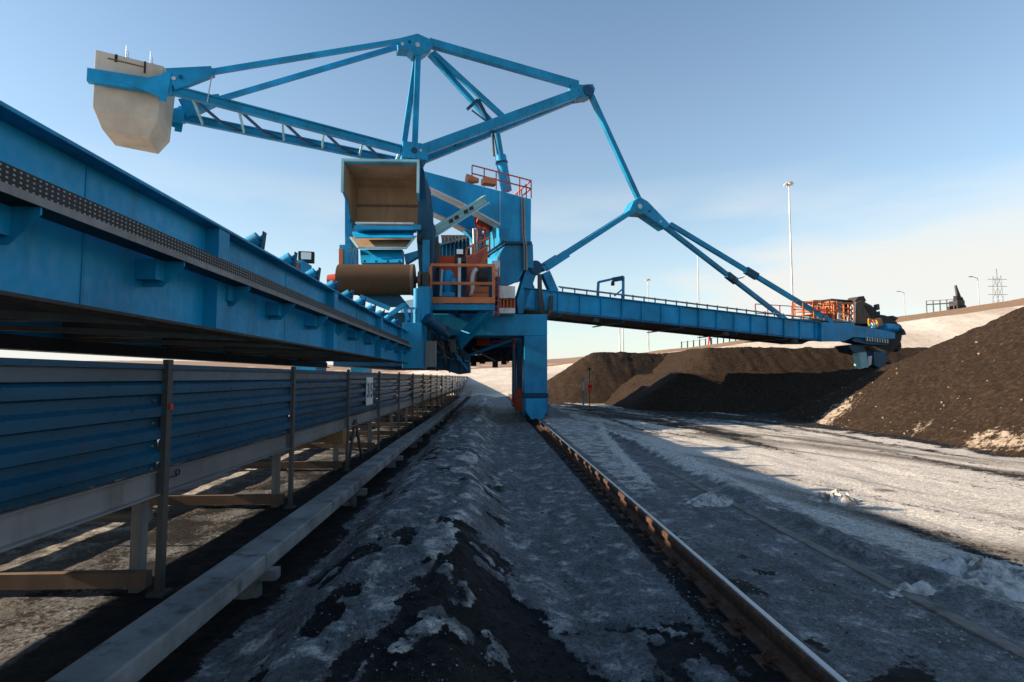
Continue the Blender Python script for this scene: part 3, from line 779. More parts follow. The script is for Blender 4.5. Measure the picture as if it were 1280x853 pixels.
def conveyor():
    t = thing('yard_conveyor', 'long stockyard conveyor with dark blue corrugated side sheets on steel posts', 'conveyor', (-3.6, 1, 0))
    y0 = POST0 - PITCHY
    ys_ = [POST0 + PITCHY * i for i in range(-1, NB)]
    scm = meshof(MB().tube((0.001, 0, 0), (0.013, 0, 0), 0.011, 0.009, 6), 'screw', 'galv')
    # near wall sheets, sill channel, cap
    for i, (a, b) in enumerate(zip(ys_, ys_[1:])):
        sh = corrugated(WX, a + 0.006, b - 0.006, 1).build('corrugated_sheet', 'navy', t)
        sh.rotation_euler = (random.uniform(-0.002, 0.002), random.uniform(-0.004, 0.004), random.uniform(-0.0015, 0.0015))
        if i < 7:
            for yy in (a + 0.09, b - 0.09):
                for zz in (0.925, 1.093, 1.261, 1.429): piece('screw', scm, t, (WX, yy, zz))
        MB().box(WX - 0.01, WX + 0.055, a + 0.005, b - 0.005, 1.662, 1.70).build('cap_strip', 'navy', t)
        MB().box(WX - 0.008, WX + 0.030, a + 0.005, b - 0.005, 1.575, 1.661).build('top_band', 'slate', t)
        mb = MB(); mb.box(WX - 0.012, WX + 0.004, a + 0.004, b - 0.004, 0.735, 0.90)
        mb.box(WX + 0.004, WX + 0.05, a + 0.004, b - 0.004, 0.722, 0.735); mb.box(WX + 0.004, WX + 0.03, a + 0.004, b - 0.004, 0.895, 0.902)
        mb.build('sill_channel', 'galv', t)
    for i, (a, b) in enumerate(zip(ys_, ys_[1:])):
        corrugated(FX, a + 0.006, b - 0.006, -1).build('corrugated_sheet', 'navy', t)
        MB().box(FX - 0.004, FX + 0.012, a + 0.004, b - 0.004, 0.86, 0.90).build('sill_channel', 'galv', t)
    # posts: near posts are channels seen from the open side
    pm = MB(); pm.box(0.055, 0.062, -0.034, 0.034, 0.0, 1.735); pm.box(0.02, 0.055, -0.034, -0.027, 0.0, 1.735); pm.box(0.02, 0.055, 0.027, 0.034, 0.0, 1.735)
    pm.box(-0.02, 0.10, -0.07, 0.07, -0.06, 0.012)
    pmm = meshof(pm, 'post', 'galv_dark')
    ft = meshof(MB().box(-0.10, 0.12, -0.11, 0.11, -0.18, -0.03), 'footing', 'kerb')
    for y in ys_:
        piece('post', pmm, t, (WX + 0.01, y, 0.0))
        piece('post', pmm, t, (FX - 0.10, y, 0.0))
    inner = meshof(MB().box(-0.035, 0.035, -0.05, 0.05, -0.02, 0.74), 'leg', 'galv')
    for y in ys_:
        piece('leg', inner, t, (WX - 0.16, y + 0.08, 0)); piece('leg', inner, t, (FX + 0.20, y + 0.08, 0))
    # cross members between the posts
    c1 = meshof(MB().box(FX + 0.24, WX - 0.2, -0.035, 0.035, 0.60, 0.68), 'cross_beam', 'galv_dark')
    c2 = meshof(MB().box(FX + 0.24, WX - 0.03, -0.04, 0.04, 0.05, 0.16), 'cross_beam', 'rustbrown')
    rl = MB().tube((FX + 0.3, 0, 0.50), (WX - 0.22, 0, 0.50), 0.055, 0.055, 12)
    rlm = meshof(rl, 'return_roller', 'galv')
    dg = meshof(MB().beam((FX + 0.25, 0.10, 0.20), (WX - 0.22, 0.10, 0.72), 0.03, 0.06), 'diagonal_brace', 'galv_dark')
    for k, y in enumerate(ys_[:18]):
        piece('cross_beam', c1, t, (0, y + 0.10, 0)); piece('cross_beam', c2, t, (0, y, 0))
        piece('return_roller', rlm, t, (0, y + 0.30, 0))
        piece('diagonal_brace', dg, t, (0, y + 1.1, 0))
    # pipes and boards along the far side
    MB().box(FX - 0.30, FX - 0.26, y0, 60, 0.10, 0.34).build('side_board', 'galv_dark', t)
    MB().tube((FX - 0.28, y0, 0.53), (FX - 0.28, 60, 0.53), 0.10, 0.10, 12).build('water_pipe', 'galv', t)
    # A-frame foot with the timber pad seen under the third bay
    ay = POST0 + PITCHY * 3 + 0.62
    mb = MB()
    mb.beam((WX + 0.03, ay, 0.80), (WX + 0.03, ay - 0.45, 0.0), 0.03, 0.09, Vector((0, 1, 0))); mb.beam((WX + 0.03, ay + 0.05, 0.80), (WX + 0.03, ay + 0.65, 0.0), 0.03, 0.09, Vector((0, 1, 0)))
    mb.build('a_frame', 'darksteel', t)
    MB().box(WX - 0.25, WX + 0.06, ay - 0.95, ay - 0.70, 0.50, 0.73).build('timber_pad', 'wood', t, 0.01)
    # belt lying between the walls
    mb = MB()
    pr = [(FX + 0.3, 1.28), (FX + 0.75, 1.08), (WX - 0.75, 1.08), (WX - 0.3, 1.28)]
    mb.prism([Vector((a, y0, b)) for a, b in pr] + [Vector((a, y0, b - 0.02)) for a, b in pr[::-1]], (0, 72, 0))
    mb.build('belt', 'dark', t)
    # little hook of wire beside the near post
    pts = []
    cy = POST0 + PITCHY + 0.62
    pts = [Vector((WX + 0.02, POST0 + PITCHY + 0.10, 0.83)), Vector((WX + 0.03, POST0 + PITCHY + 0.20, 0.825))]
    for i in range(9):
        a = -math.pi / 2 + i * 0.75
        pts.append(Vector((WX + 0.03, POST0 + PITCHY + 0.23 + 0.028 * math.cos(a), 0.85 + 0.022 * math.sin(a))))
    MB().pipe(pts, 0.006, 6).build('wire_hook', 'dark', t)
    MB().box(WX + 0.075, WX + 0.085, POST0 + PITCHY - 0.01, POST0 + PITCHY + 0.03, 1.36, 1.40).build('reflector', 'red', t)
conveyor()

def number_sign(y, txt, label, w_=0.62, h_=0.56, zc=1.36):
    t = thing('number_sign', label, 'sign', (WX + 0.06, y, zc))
    MB().box(WX + 0.040, WX + 0.052, y - w_ / 2, y + w_ / 2, zc - h_ / 2, zc + h_ / 2).build('sign_plate', 'white', t)
    fc = bpy.data.curves.new('digits', 'FONT'); fc.body = txt; fc.size = 0.42; fc.align_x = 'CENTER'; fc.align_y = 'CENTER'; fc.extrude = 0.002; fc.offset = 0.006
    ob = bpy.data.objects.new('digits_tmp', fc); col.objects.link(ob)
    dg = bpy.context.evaluated_depsgraph_get(); me = bpy.data.meshes.new_from_object(ob.evaluated_get(dg))
    bpy.data.objects.remove(ob)
    me.materials.append(M['black_print'])
    o = bpy.data.objects.new('digits', me); col.objects.link(o); o.parent = t
    o.location = (WX + 0.056 - t.location.x, 0, 0); o.rotation_euler = (R(90), 0, R(90)); o.scale = (0.82, 1.0, 1)
p = atX(459, 489, WX)
number_sign(p.y, '315', 'white plate with black number 315 on the corrugated conveyor side', zc=p.z)
p = atX(531, 483, WX)
MBs = thing('blank_sign', 'small plain grey plate farther along the corrugated conveyor side', 'sign', (WX + 0.06, p.y, p.z))
MB().box(WX + 0.040, WX + 0.052, p.y - 0.22, p.y + 0.22, p.z - 0.28, p.z + 0.22).build('sign_plate', 'white', MBs)

# ================================================================== TRIPPER BRIDGE
TY0, TY1 = -1.6, 16.7
def tripper():
    t = thing('tripper_bridge', 'blue plate girder bridge with belt idlers riding above the yard conveyor', 'conveyor bridge', (-3.6, 4, 1.98))
    zb, zt = 2.005, 2.935
    web = MB().box(WX - 0.01, WX + 0.006, TY0, TY1, zb + 0.02, zt - 0.025).build('girder_web', 'blue_clean', t)
    MB().box(WX - 0.13, WX + 0.14, TY0, TY1, zt - 0.025, zt).build('top_flange', 'blue', t, 0.004)
    MB().box(WX - 0.13, WX + 0.12, TY0, TY1, zb - 0.004, zb + 0.02).build('bottom_flange', 'darksteel', t, 0.004)
    # far girder, made shallow so sunlight clears it to reach the rail
    MB().box(FX - 0.006, FX + 0.006, TY0, TY1, zb + 0.02, 2.74).build('girder_web', 'blue', t)
    MB().box(FX - 0.12, FX + 0.12, TY0, TY1, 2.74, 2.765).build('top_flange', 'blue', t)
    MB().box(FX - 0.12, FX + 0.12, TY0, TY1, 1.875, 1.90).build('bottom_flange', 'darksteel', t)
    MB().box(FX - 0.05, FX + 0.05, TY0, TY1, 1.901, zb + 0.019).build('lower_chord', 'darksteel', t)
    rg = random.Random(4); yy = TY0
    while yy < TY1 - 1:
        ln = rg.uniform(0.3, 0.75) if yy > 4.4 else 6.6
        MB().box(FX - 0.03, FX + 0.03, yy, yy + ln, 2.766, 3.02).build('sun_baffle_plate', 'blue', t)  # added plates, out of view, breaking sunlight on the rail into spots
        yy += ln + rg.uniform(0.10, 0.34)
    # stiffeners
    st = MB().box(0.006, 0.125, -0.10, 0.10, zb + 0.02, zt - 0.025)
    stm = meshof(st, 'stiffener', 'blue')
    for y in (1.45, 5.12, 8.85, 12.6, 15.6):
        piece('stiffener', stm, web, (WX, y, 0))
    # weld seams: thin butt strips
    sm = meshof(MB().box(0.006, 0.012, -0.012, 0.012, zb + 0.02, zt - 0.025), 'butt_seam', 'blue')
    for y in (3.55, 7.0, 10.7, 14.1): piece('butt_seam', sm, web, (WX, y, 0))
    # cable tray half way up the web, on cranked brackets
    z0, z1 = 2.44, 2.545
    MB().box(WX + 0.135, WX + 0.30, TY0, TY1 - 0.35, z0, z0 + 0.006).build('cable_tray', 'perforated', t)
    MB().box(WX + 0.300, WX + 0.304, TY0, TY1 - 0.35, z0 - 0.004, z0 + 0.04).build('tray_lip', 'galv', t)
    MB().box(WX + 0.200, WX + 0.204, TY0, TY1 - 0.35, z0 + 0.007, z0 + 0.175).build('tray_side', 'perforated', t)
    bk = MB(); bk.prism([Vector((0.006, 0, 2.438)), Vector((0.29, 0, 2.438)), Vector((0.29, 0, 2.40)), Vector((0.14, 0, 2.25)), Vector((0.006, 0, 2.25))], (0, 0.012, 0))
    bk.box(0.008, 0.15, -0.10, 0.0, 2.29, 2.437)
    bkm = meshof(bk, 'tray_bracket', 'blue')
    for i in range(15):
        piece('tray_bracket', bkm, t, (WX, 0.4 + 1.22 * i + (0.0 if i % 3 else 0.1), 0))
    # cross members below
    cb = MB(); cb.box(FX + 0.13, WX - 0.14, -0.07, 0.07, zb + 0.03, zb + 0.2)
    cbm = meshof(cb, 'cross_member', 'darksteel')
    y = TY0 + 0.5; i = 0
    dgm = meshof(MB().beam((FX + 0.16, 0, 2.06), (WX - 0.16, 1.8, 2.06), 0.07, 0.05), 'wind_brace', 'galv_dark')
    while y < TY1:
        piece('cross_member', cbm, t, (0, y, 0))
        if y + 1.9 < TY1: piece('wind_brace', dgm, t, (0, y + 0.05, -0.035))
        y += 1.87; i += 1
    # belt on troughing idlers
    pr = [(FX + 0.22, 3.12), (FX + 0.72, 2.80), (WX - 0.72, 2.80), (WX - 0.24, 3.12)]
    MB().prism([Vector((a, TY0, b)) for a, b in pr] + [Vector((a, TY0, b - 0.02)) for a, b in pr[::-1]], (0, TY1 - TY0 - 0.1, 0)).build('belt', 'dark', t)
    wing = MB(); wing.tube((WX - 0.62, 0, 2.79), (WX - 0.06, 0, 3.135), 0.088, 0.088, 16)
    wing.tube((WX - 0.06, 0, 3.135), (WX - 0.01, 0, 3.165), 0.03, 0.03, 8)
    wm = meshof(wing, 'wing_roller', 'blue_clean')
    cap = meshof(MB().beam((WX - 0.03, 0.09, 2.935), (WX + 0.0, 0.09, 3.21), 0.09, 0.012, Vector((0.8, 0, 0.5))), 'roller_bracket', 'blue_dark')
    cen = meshof(MB().tube((FX + 0.70, 0, 2.70), (WX - 0.70, 0, 2.70), 0.075, 0.075, 12), 'centre_roller', 'blue_clean')
    fw = meshof(MB().tube((FX + 0.62, 0, 2.75), (FX + 0.06, 0, 3.13), 0.088, 0.088, 12), 'wing_roller', 'blue_clean')
    y = 6.35
    while y < TY1 - 0.4:
        piece('wing_roller', wm, t, (0, y, 0)); piece('roller_bracket', cap, t, (0, y - 0.11, 0))
        piece('wing_roller', fw, t, (0, y, 0)); piece('centre_roller', cen, t, (0, y, 0))
        y += 1.03
    # blue box column closing the bridge at the machine
    MB().box(WX - 0.05, WX + 0.50, 16.72, 18.2, 1.86, 3.20).build('end_box', 'blue', t, 0.01)
    mb = MB(); mb.box(WX + 0.52, WX + 0.86, 17.6, 17.66, 1.92, 2.72)
    for k in range(6): mb.box(WX + 0.535 + k * 0.055, WX + 0.56 + k * 0.055, 17.57, 17.60, 1.92, 2.72)
    mb.build('ribbed_guard', 'galv', t)
    MB().tube((WX + 0.34, 17.0, 3.2), (WX + 0.34, 17.0, 4.25), 0.125, 0.125, 14).build('post_tube', 'blue_clean', t)
    mb = MB()
    for dx_ in (0.0, 0.16): mb.beam((WX + 0.03 + dx_, 16.85, 3.2), (WX + 0.03 + dx_, 16.85, 3.62), 0.05, 0.05)
    mb.beam((WX - 0.02, 16.85, 3.64), (WX + 0.28, 16.85, 3.64), 0.06, 0.06)
    mb.beam((WX - 0.6, 16.6, 3.25), (WX + 0.0, 16.6, 3.72), 0.14, 0.12)
    mb.beam((WX + 0.0, 16.6, 3.75), (WX + 0.12, 16.6, 3.25), 0.09, 0.10)
    mb.build('scraper_frame', 'blue_clean', t)
    # motor hanging beside the end box
    mb = MB(); mb.tube((WX + 0.62, 17.0, 3.36), (WX + 1.05, 17.5, 3.02), 0.17, 0.17, 14); mb.tube((WX + 1.05, 17.5, 3.02), (WX + 1.20, 17.7, 2.90), 0.10, 0.10, 12)
    mb.build('drive_motor', 'blue_dark', t)
tripper()
# flood lamp standing on the far side of the bridge
def flood_lamp():
    p = atY(383, 322, 12.2)
    t = thing('flood_lamp', 'square flood lamp on a thin pole beside the belt idlers', 'lamp', (p.x, p.y, 2.5))
    d = 0.0
    MB().obox(p, Vector((0.16, 0.03, 0)), Vector((-0.012, 0.06, 0.0)), Vector((0, 0, 0.12))).build('lamp_housing', 'dark', t, 0.01)
    MB().obox(p + Vector((0.015, -0.067, 0.02)), Vector((0.10, 0.02, 0)), Vector((-0.001, 0.006, 0)), Vector((0, 0, 0.075))).build('lamp_glass', 'lampglass', t)
    MB().tube((p.x, p.y, 2.5), (p.x, p.y, p.z - 0.12), 0.025, 0.025, 8).build('pole', 'galv', t)
flood_lamp()
def cabinet():
    p = atY(360, 340, 11.6)
    t = thing('switch_cabinet', 'small blue cabinet behind the belt idlers', 'cabinet', (-5.3, 11.6, 2.4))
    a = atY(352, 325, 11.6); b = atY(378, 350, 11.6)
    MB().box(a.x, b.x, 11.6, 12.2, 2.4, a.z).build('cabinet_body', 'blue', t, 0.01)
    MB().box(a.x + .05, b.x - .05, 11.585, 11.598, b.z - 0.2, a.z - 0.06).build('cabinet_door', 'rustbrown', t)
cabinet()

# ================================================================== STACKER RECLAIMER
S = thing('stacker_reclaimer', 'huge blue bucket wheel reclaimer with tall stays, counterweight and long boom', 'mining machine', (-1.5, 22.5, 0))
def plate(pxs, off, th, name, mat, bevel=0, parent=None, label=None):
    """polygon in the machine's own vertical plane at distance off, th thick (away from the camera)"""
    return MB().prism([atP(x, y, off) for x, y in pxs], N * th).build(name, mat, parent or S, bevel, label)
def plateY(pxs, Y, th, name, mat, bevel=0, parent=None):
    return MB().prism([atY(x, y, Y) for x, y in pxs], (0, th, 0)).build(name, mat, parent or S, bevel)

# ---------------- portal on the rails
def portal():
    # near leg on the rail
    Y0 = 20.6
    a = atY(655, 393, Y0); b = atY(684, 420, Y0)
    X0, X1 = a.x, b.x
    zt = a.z; zb = b.z
    MB().box(X0, X1, Y0, Y0 + 1.3, 1.02, zb).build('portal_leg', 'blue', S, 0.02)
    MB().box(-6.6, X1 + 0.003, Y0 - 0.003, Y0 + 1.303, zb, zt).build('portal_beam', 'blue', S, 0.02)
    # bogie below
    def bogie(xc, yc, nw=2):
        mb = MB(); mb.prism([Vector((xc - 0.42, yc + q, z)) for q, z in ((-1.0, 0.86), (-0.95, 0.42), (-0.55, 0.19), (0.55, 0.19), (0.95, 0.42), (1.0, 0.86))], (0.84, 0, 0))
        o = mb.build('bogie', 'blue', S, 0.02)
        mb = MB(); mb.box(xc - 0.46, xc + 0.46, yc - 0.6, yc + 0.6, 0.862, 1.018); mb.box(xc - 0.5, xc + 0.5, yc - 0.7, yc + 0.7, 0.90, 0.93)
        mb.build('flange_ring', 'blue_dark', S)
        for s in (-0.55, 0.55):
            MB().tube((xc - 0.07, yc + s, 0.435), (xc + 0.07, yc + s, 0.435), 0.255, 0.255, 24).build('wheel', 'darksteel', o)
        # sloped fender plates
        MB().prism([Vector((xc + a_, yc - 1.003, z)) for a_, z in ((-0.38, 0.85), (-0.38, 0.40), (-0.2, 0.12), (0.2, 0.12), (0.38, 0.40), (0.38, 0.85))], (0, -0.04, 0)).build('fender', 'blue_clean', o)
    xc = (X0 + X1) / 2
    bogie(xc, Y0 + 0.65)
    bogie(xc, Y0 + 9.0)
    MB().box(X0, X1, Y0 + 8.4, Y0 + 9.7, 1.02, zb - 0.2).build('portal_leg', 'blue', S, 0.02)
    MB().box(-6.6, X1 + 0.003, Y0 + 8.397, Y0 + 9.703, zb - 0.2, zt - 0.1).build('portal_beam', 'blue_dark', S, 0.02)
    MB().box(-7.0, -6.2, Y0, Y0 + 1.3, 0.3, zb - 0.001).build('portal_leg', 'blue', S)
    MB().box(-7.0, -6.2, Y0 + 8.4, Y0 + 9.7, 0.3, zb - 0.21).build('portal_leg', 'blue', S)
    # deck and slew ring
    MB().box(-6.4, 0.55, Y0 + 1.31, Y0 + 8.39, zt - 0.35, zt - 0.05).build('portal_deck', 'blue_dark', S)
    c = Vector((-1.6, Y0 + 3.2, 0))
    MB().tube((c.x, c.y, zt + 0.0), (c.x, c.y, zt + 0.75), 2.1, 2.1, 40).build('slew_ring', 'blue_dark', S)
    # added boxes filling in low machine mass, to shade the yard
    MB().box(-5.0, -1.95, 18.4, 28.6, 1.95, zb - 0.02).build('shading_mass', 'blue_dark', S, 0.01)
    MB().box(-5.0, -2.25, 18.9, Y0 - 0.02, zb - 0.018, 3.75).build('shading_mass', 'blue_dark', S, 0.01)
    MB().box(-5.0, -2.25, Y0 + 1.33, 28.6, zb - 0.018, zt - 0.352).build('shading_mass', 'blue_dark', S, 0.01)
    # hanging skirt box above the conveyor
    p = [(556, 420), (566, 420), (586, 445), (587, 466), (572, 468), (553, 462), (548, 440)]
    plateY(p, 21.4, 1.6, 'hanging_chute', 'blue_dark', 0.01)
    p = [(520, 410), (548, 418), (552, 462), (515, 462)]
    plateY(p, 20.2, 0.3, 'side_skirt', 'blue_dark')
    for x0, y0_, x1, y1_, th_, mt in ((556, 424, 585, 462, 0.09, 'blue'), (551, 446, 586, 452, 0.07, 'blue'), (566, 421, 562, 466, 0.06, 'blue_dark'), (576, 430, 577, 467, 0.05, 'galv_dark'), (548, 432, 572, 421, 0.10, 'blue_dark')):
        MB().beam(atY(x0, y0_, 21.3), atY(x1, y1_, 21.3), th_, th_, Vector((0, 1, 0))).build('chute_rib', mt, S)
    rr = random.Random(12)
    for i in range(9):
        xa = 533 + rr.uniform(0, 40); ya_ = 405 + rr.uniform(0, 25)
        pts = [atY(xa, ya_, 19.6), atY(xa + rr.uniform(-4, 6), ya_ + 14, 19.5), atY(xa + rr.uniform(2, 12), ya_ + 26, 19.5), atY(xa + rr.uniform(6, 16), ya_ + 34, 19.7)]
        MB().pipe(pts, rr.uniform(0.025, 0.05), 6).build('hydraulic_hose', rr.choice(['dark', 'galv_dark', 'rustbrown']), S)
    p = atY(566, 433, 19.5); MB().obox(p, Vector((0.10, 0, 0)), Vector((0, 0.1, 0)), Vector((0, 0, 0.22))).build('valve_block', 'galv_dark', S, 0.02)
    p = atY(556, 420, 19.4); MB().obox(p, Vector((0.16, 0, 0.05)), Vector((0, 0.1, 0)), Vector((-0.03, 0, 0.12))).build('valve_block', 'blue_dark', S, 0.02)
    # bracing under the deck
    mb = MB(); mb.beam(atY(565, 452, 25), atY(650, 422, 25), 0.12, 0.12); mb.build('deck_brace', 'blue', S)
    mb = MB(); mb.beam(atY(590, 436, 24.6), atY(620, 452, 24.6), 0.06, 0.06); mb.build('deck_brace', 'galv', S)
    mb = MB(); mb.beam(atY(586, 449, 27), atY(641, 447, 27), 0.5, 0.34); mb.build('lower_walkway', 'darksteel', S)
    mb = MB(); mb.beam(atY(582, 437, 26.4), atY(640, 436, 26.4), 0.4, 0.5); mb.build('drive_girder', 'blue_dark', S)
    for x in (588, 597, 606, 615, 624, 633):
        MB().beam(atY(x, 437, 26.1), atY(x + 3, 452, 26.1), 0.07, 0.07, Vector((0, 1, 0))).build('hanger_bar', 'darksteel', S)
    for x, h_ in ((592, 9), (603, 6), (619, 11), (630, 7)):
        p = atY(x, 449 + h_ / 2, 26.5); MB().obox(p, Vector((0.13, 0, 0)), Vector((0, 0.12, 0)), Vector((0, 0, h_ * 0.018))).build('junction_box', 'darksteel', S, 0.01)
    MB().box(X0 - 0.12, X0 + 0.30, 23.6, 24.4, 0.5, zb - 0.05).build('cable_riser', 'blue_dark', S)
    MB().box(X0 - 0.2, X0 + 0.15, 23.2, 23.55, 0.22, 1.15).build('rail_clamp_housing', 'redorange', S, 0.02)
    # hanging cables bundle
    for i in range(7):
        x = 596 + i * 7
        a_ = atY(x, 428, 27.3); b_ = atY(x + 9, 430, 27.3); m_ = atY(x + 4, 446 + random.uniform(0, 10), 27.3)
        MB().pipe([a_, a_.lerp(m_, 0.55) - ZV * 0.08, m_, b_.lerp(m_, 0.55) - ZV * 0.08, b_], 0.035, 6).build('hanging_cable', 'dark', S)
    # red-railed maintenance walkway between the legs
    f0 = atY(600, 430, 25.4); f1 = atY(662, 430, 25.4)
    MB().box(f0.x, f1.x, 25.4, 26.2, f0.z - 0.12, f0.z).build('maintenance_walkway', 'blue', S)
    railing(S, [(f0.x, 25.42, f0.z), (f1.x - 0.75, 25.42, f0.z)], 0.5, 'redorange', 1.0, 0.04, (1.0, 0.2))
    MB().box(f0.x - 0.15, f0.x + 0.4, 25.2, 25.38, f0.z - 0.1, f0.z + 0.45).build('red_cabinet', 'redorange', S, 0.01)
    MB().box(f0.x + 1.2, f0.x + 1.5, 25.2, 25.38, f0.z - 0.0, f0.z + 0.38).build('red_cabinet', 'redorange', S, 0.01)
    # ring loop
    c = atY(648, 421, 25.0); pts = [c + Vector((0.32 * math.cos(i * 0.5), 0, 0.32 * math.sin(i * 0.5))) for i in range(14)]
    MB().pipe(pts, 0.03, 6).build('cable_loop', 'dark', S)
    # stair tower
    sx0, sx1 = atY(644, 450, 26).x, atY(660, 450, 26).x
    ztop = f0.z; n = 12
    stair = MB()
    for s_ in (sx0, sx1): stair.beam((s_, 25.2, 0.5), (s_, 26.4, ztop - 0.05), 0.05, 0.22)
    so_ = stair.build('stair', 'blue_dark', S)
    tm = meshof(MB().box(-(sx1 - sx0) / 2 + 0.03, (sx1 - sx0) / 2 - 0.03, -0.10, 0.10, -0.02, 0.02), 'tread', 'blue')
    for i in range(n):
        f = (i + 0.5) / n
        piece('tread', tm, so_, ((sx0 + sx1) / 2, 25.2 + 1.2 * f, 0.5 + (ztop - 0.55) * f))
    for s_ in (sx0 - 0.08, sx1 + 0.08):
        for yy in (24.9, 26.5):
            MB().box(s_ - 0.05, s_ + 0.05, yy - 0.05, yy + 0.05, 0.3, ztop + 1.0).build('stair_post', 'redorange', S)
    railing(S, [(sx0 - 0.1, 24.85, 0.45), (sx1 + 0.1, 24.85, 0.45)], 1.1, 'redorange', 0.4, 0.03, (1.0, 0.5, 0.05))
    MB().box(sx0 - 0.16, sx1 + 0.16, 24.8, 26.6, 0.32, 0.44).build('stair_landing', 'redorange', S)
    mb = MB(); mb.tube(atY(641, 432, 24.7), atY(643, 497, 24.7), 0.05, 0.05, 8); mb.build('conduit', 'blue', S)
    MB().box(sx0 + 0.25, sx0 + 0.75, 24.86, 25.0, 0.5, 1.9).build('gate_panel', 'blue', S, 0.01)
portal()

# ---------------- head drum, hood and chute over the tripper
def head():
    a = atY(424, 350, 18.0); b = atY(517, 350, 18.0)
    o = MB().tube(a, b, 0.485, 0.485, 48).build('head_drum', 'belt', S)
    MB().tube(b + Vector((-0.06, 0, 0)), b + Vector((0.025, 0, 0)), 0.50, 0.50, 40).build('drum_rim', 'rustbrown', o)
    MB().tube(b + Vector((0.025, 0, 0)), b + Vector((0.5, 0, 0)), 0.11, 0.11, 14).build('shaft', 'darksteel', o)
    MB().tube(b + Vector((0.15, 0, 0)), b + Vector((0.24, 0, 0)), 0.27, 0.27, 24).build('brake_disc', 'rustbrown', o)
    MB().box(b.x + 0.28, b.x + 0.5, 17.8, 18.2, b.z - 0.25, b.z + 0.22).build('bearing_block', 'darksteel', o, 0.03)
    MB().tube(a - Vector((0.02, 0, 0)), a - Vector((0.35, 0, 0)), 0.2, 0.16, 16).build('drum_hub', 'redorange', o)
    # drum carries on bearers
    MB().box(b.x + 0.22, b.x + 0.55, 17.7, 18.6, b.z - 1.3, b.z - 0.255).build('bearer', 'blue', S)
    MB().box(a.x - 0.5, a.x - 0.1, 17.7, 18.6, b.z - 1.5, b.z - 0.2).build('bearer', 'blue', S)
    # hood: side plates cut back below, roof, back wall; blue outside, dusty liner inside
    XL, XR = atY(428, 240, 18.2).x, atY(523, 240, 18.2).x
    zt = atY(475, 203, 18.2).z; zm = atY(428, 241, 18.2).z; zb = atY(475, 277, 19.4).z
    YB = 20.0; th = 0.05
    prof = [(18.2, zt), (18.2, zm), (18.75, zm - 0.18), (19.0, zm - 0.5), (19.0, zb - 0.1), (YB, zb - 0.1), (YB, zt)]
    hood = MB().prism([Vector((XL, y_, z_)) for y_, z_ in prof], (th, 0, 0)).build('hood_side', 'blue_clean', S)
    MB().prism([Vector((XR - th, y_, z_)) for y_, z_ in prof], (th, 0, 0)).build('hood_side', 'blue_clean', S)
    lin = [(18.26, zt - 0.06), (18.26, zm + 0.03), (18.8, zm - 0.14), (19.06, zm - 0.46), (19.06, zb), (YB - 0.06, zb), (YB - 0.06, zt - 0.06)]
    MB().prism([Vector((XL + th + 0.002, y_, z_)) for y_, z_ in lin], (0.02, 0, 0)).build('hood_liner', 'liner', S)
    MB().prism([Vector((XR - th - 0.022, y_, z_)) for y_, z_ in lin], (0.02, 0, 0)).build('hood_liner', 'liner', S)
    MB().box(XL + th + .001, XR - th - .001, 18.2, YB, zt - 0.05, zt - 0.001).build('hood_roof', 'blue_clean', S)
    MB().prism([Vector((XL + th + 0.003, y_, z_)) for y_, z_ in ((18.28, zt - 0.052), (18.28, zt - 0.07), (19.6, zt - 0.12), (YB - 0.05, zt - 0.25), (YB - 0.05, zt - 0.052))], (XR - XL - 2 * th - 0.006, 0, 0)).build('hood_liner', 'liner', S)
    MB().box(XL + th + .001, XR - th - .001, YB - 0.02, YB + 0.03, zb - 0.1, zt - 0.052).build('hood_back', 'blue_clean', S)
    MB().box(XL + th + 0.023, XR - th - 0.023, YB - 0.06, YB - 0.021, zb - 0.09, zt - 0.06).build('hood_liner', 'liner', S)
    zr = atY(475, 257, 19.9).z
    MB().box(XL + th + 0.03, XR - th - 0.03, YB - 0.10, YB - 0.061, zr - 0.04, zr + 0.04).build('wear_bar', 'rustbrown', S)
    # rim flange round the opening
    for xx in (XL - 0.03, XR - 0.05): MB().box(xx, xx + 0.08, 18.12, 18.199, zm, zt).build('rim_flange', 'cyan', S)
    MB().box(XL - 0.03, XR + 0.03, 18.12, 18.199, zt + 0.001, zt + 0.08).build('rim_flange', 'cyan', S)
    # bars and sloped plates beneath the opening
    def bar(x0, x1, y0, y1, Y, dep, name, mat):
        p = atY(x0, y0, Y); q = atY(x1, y1, Y)
        return MB().box(p.x, q.x, Y, Y + dep, q.z, p.z).build(name, mat, S)
    bar(444, 517, 277.5, 280.5, 18.5, 0.3, 'sill_bar', 'steel')
    bar(443, 519, 282, 287.5, 18.45, 0.4, 'sill_beam', 'blue')
    def slope(p4, Y0, Y1, name, mat):
        q = [atY(*p4[0], Y0), atY(*p4[1], Y0), atY(*p4[2], Y1), atY(*p4[3], Y1)]
        n_ = (q[1] - q[0]).cross(q[2] - q[0]).normalized() * 0.03
        MB().prism(q, n_).build(name, mat, S)
    slope([(440, 290), (518, 288), (516, 297), (443, 297)], 18.9, 18.3, 'chute_lip', 'blue')
    slope([(437, 296), (520, 295), (508, 310), (447, 310)], 19.2, 18.35, 'chute_throat', 'liner')
    bar(447, 508, 308.5, 311, 18.25, 0.08, 'chute_edge', 'cyan')
    q0 = atY(438, 297, 18.3); q1 = atY(448, 310, 18.25)
    MB().beam(q0, q1, 0.05, 0.06).build('chute_edge', 'cyan', S)
    q0 = atY(520, 295, 18.3); q1 = atY(508, 310, 18.25)
    MB().beam(q0, q1, 0.05, 0.06).build('chute_edge', 'cyan', S)
    p = [atY(450, 312, 18.70), atY(503, 312, 18.70), atY(503, 328, 18.15), atY(451, 329, 18.15)]
    MB().prism(p, (0, 0.4, 0)).build('chute_box', 'blue_clean', S)
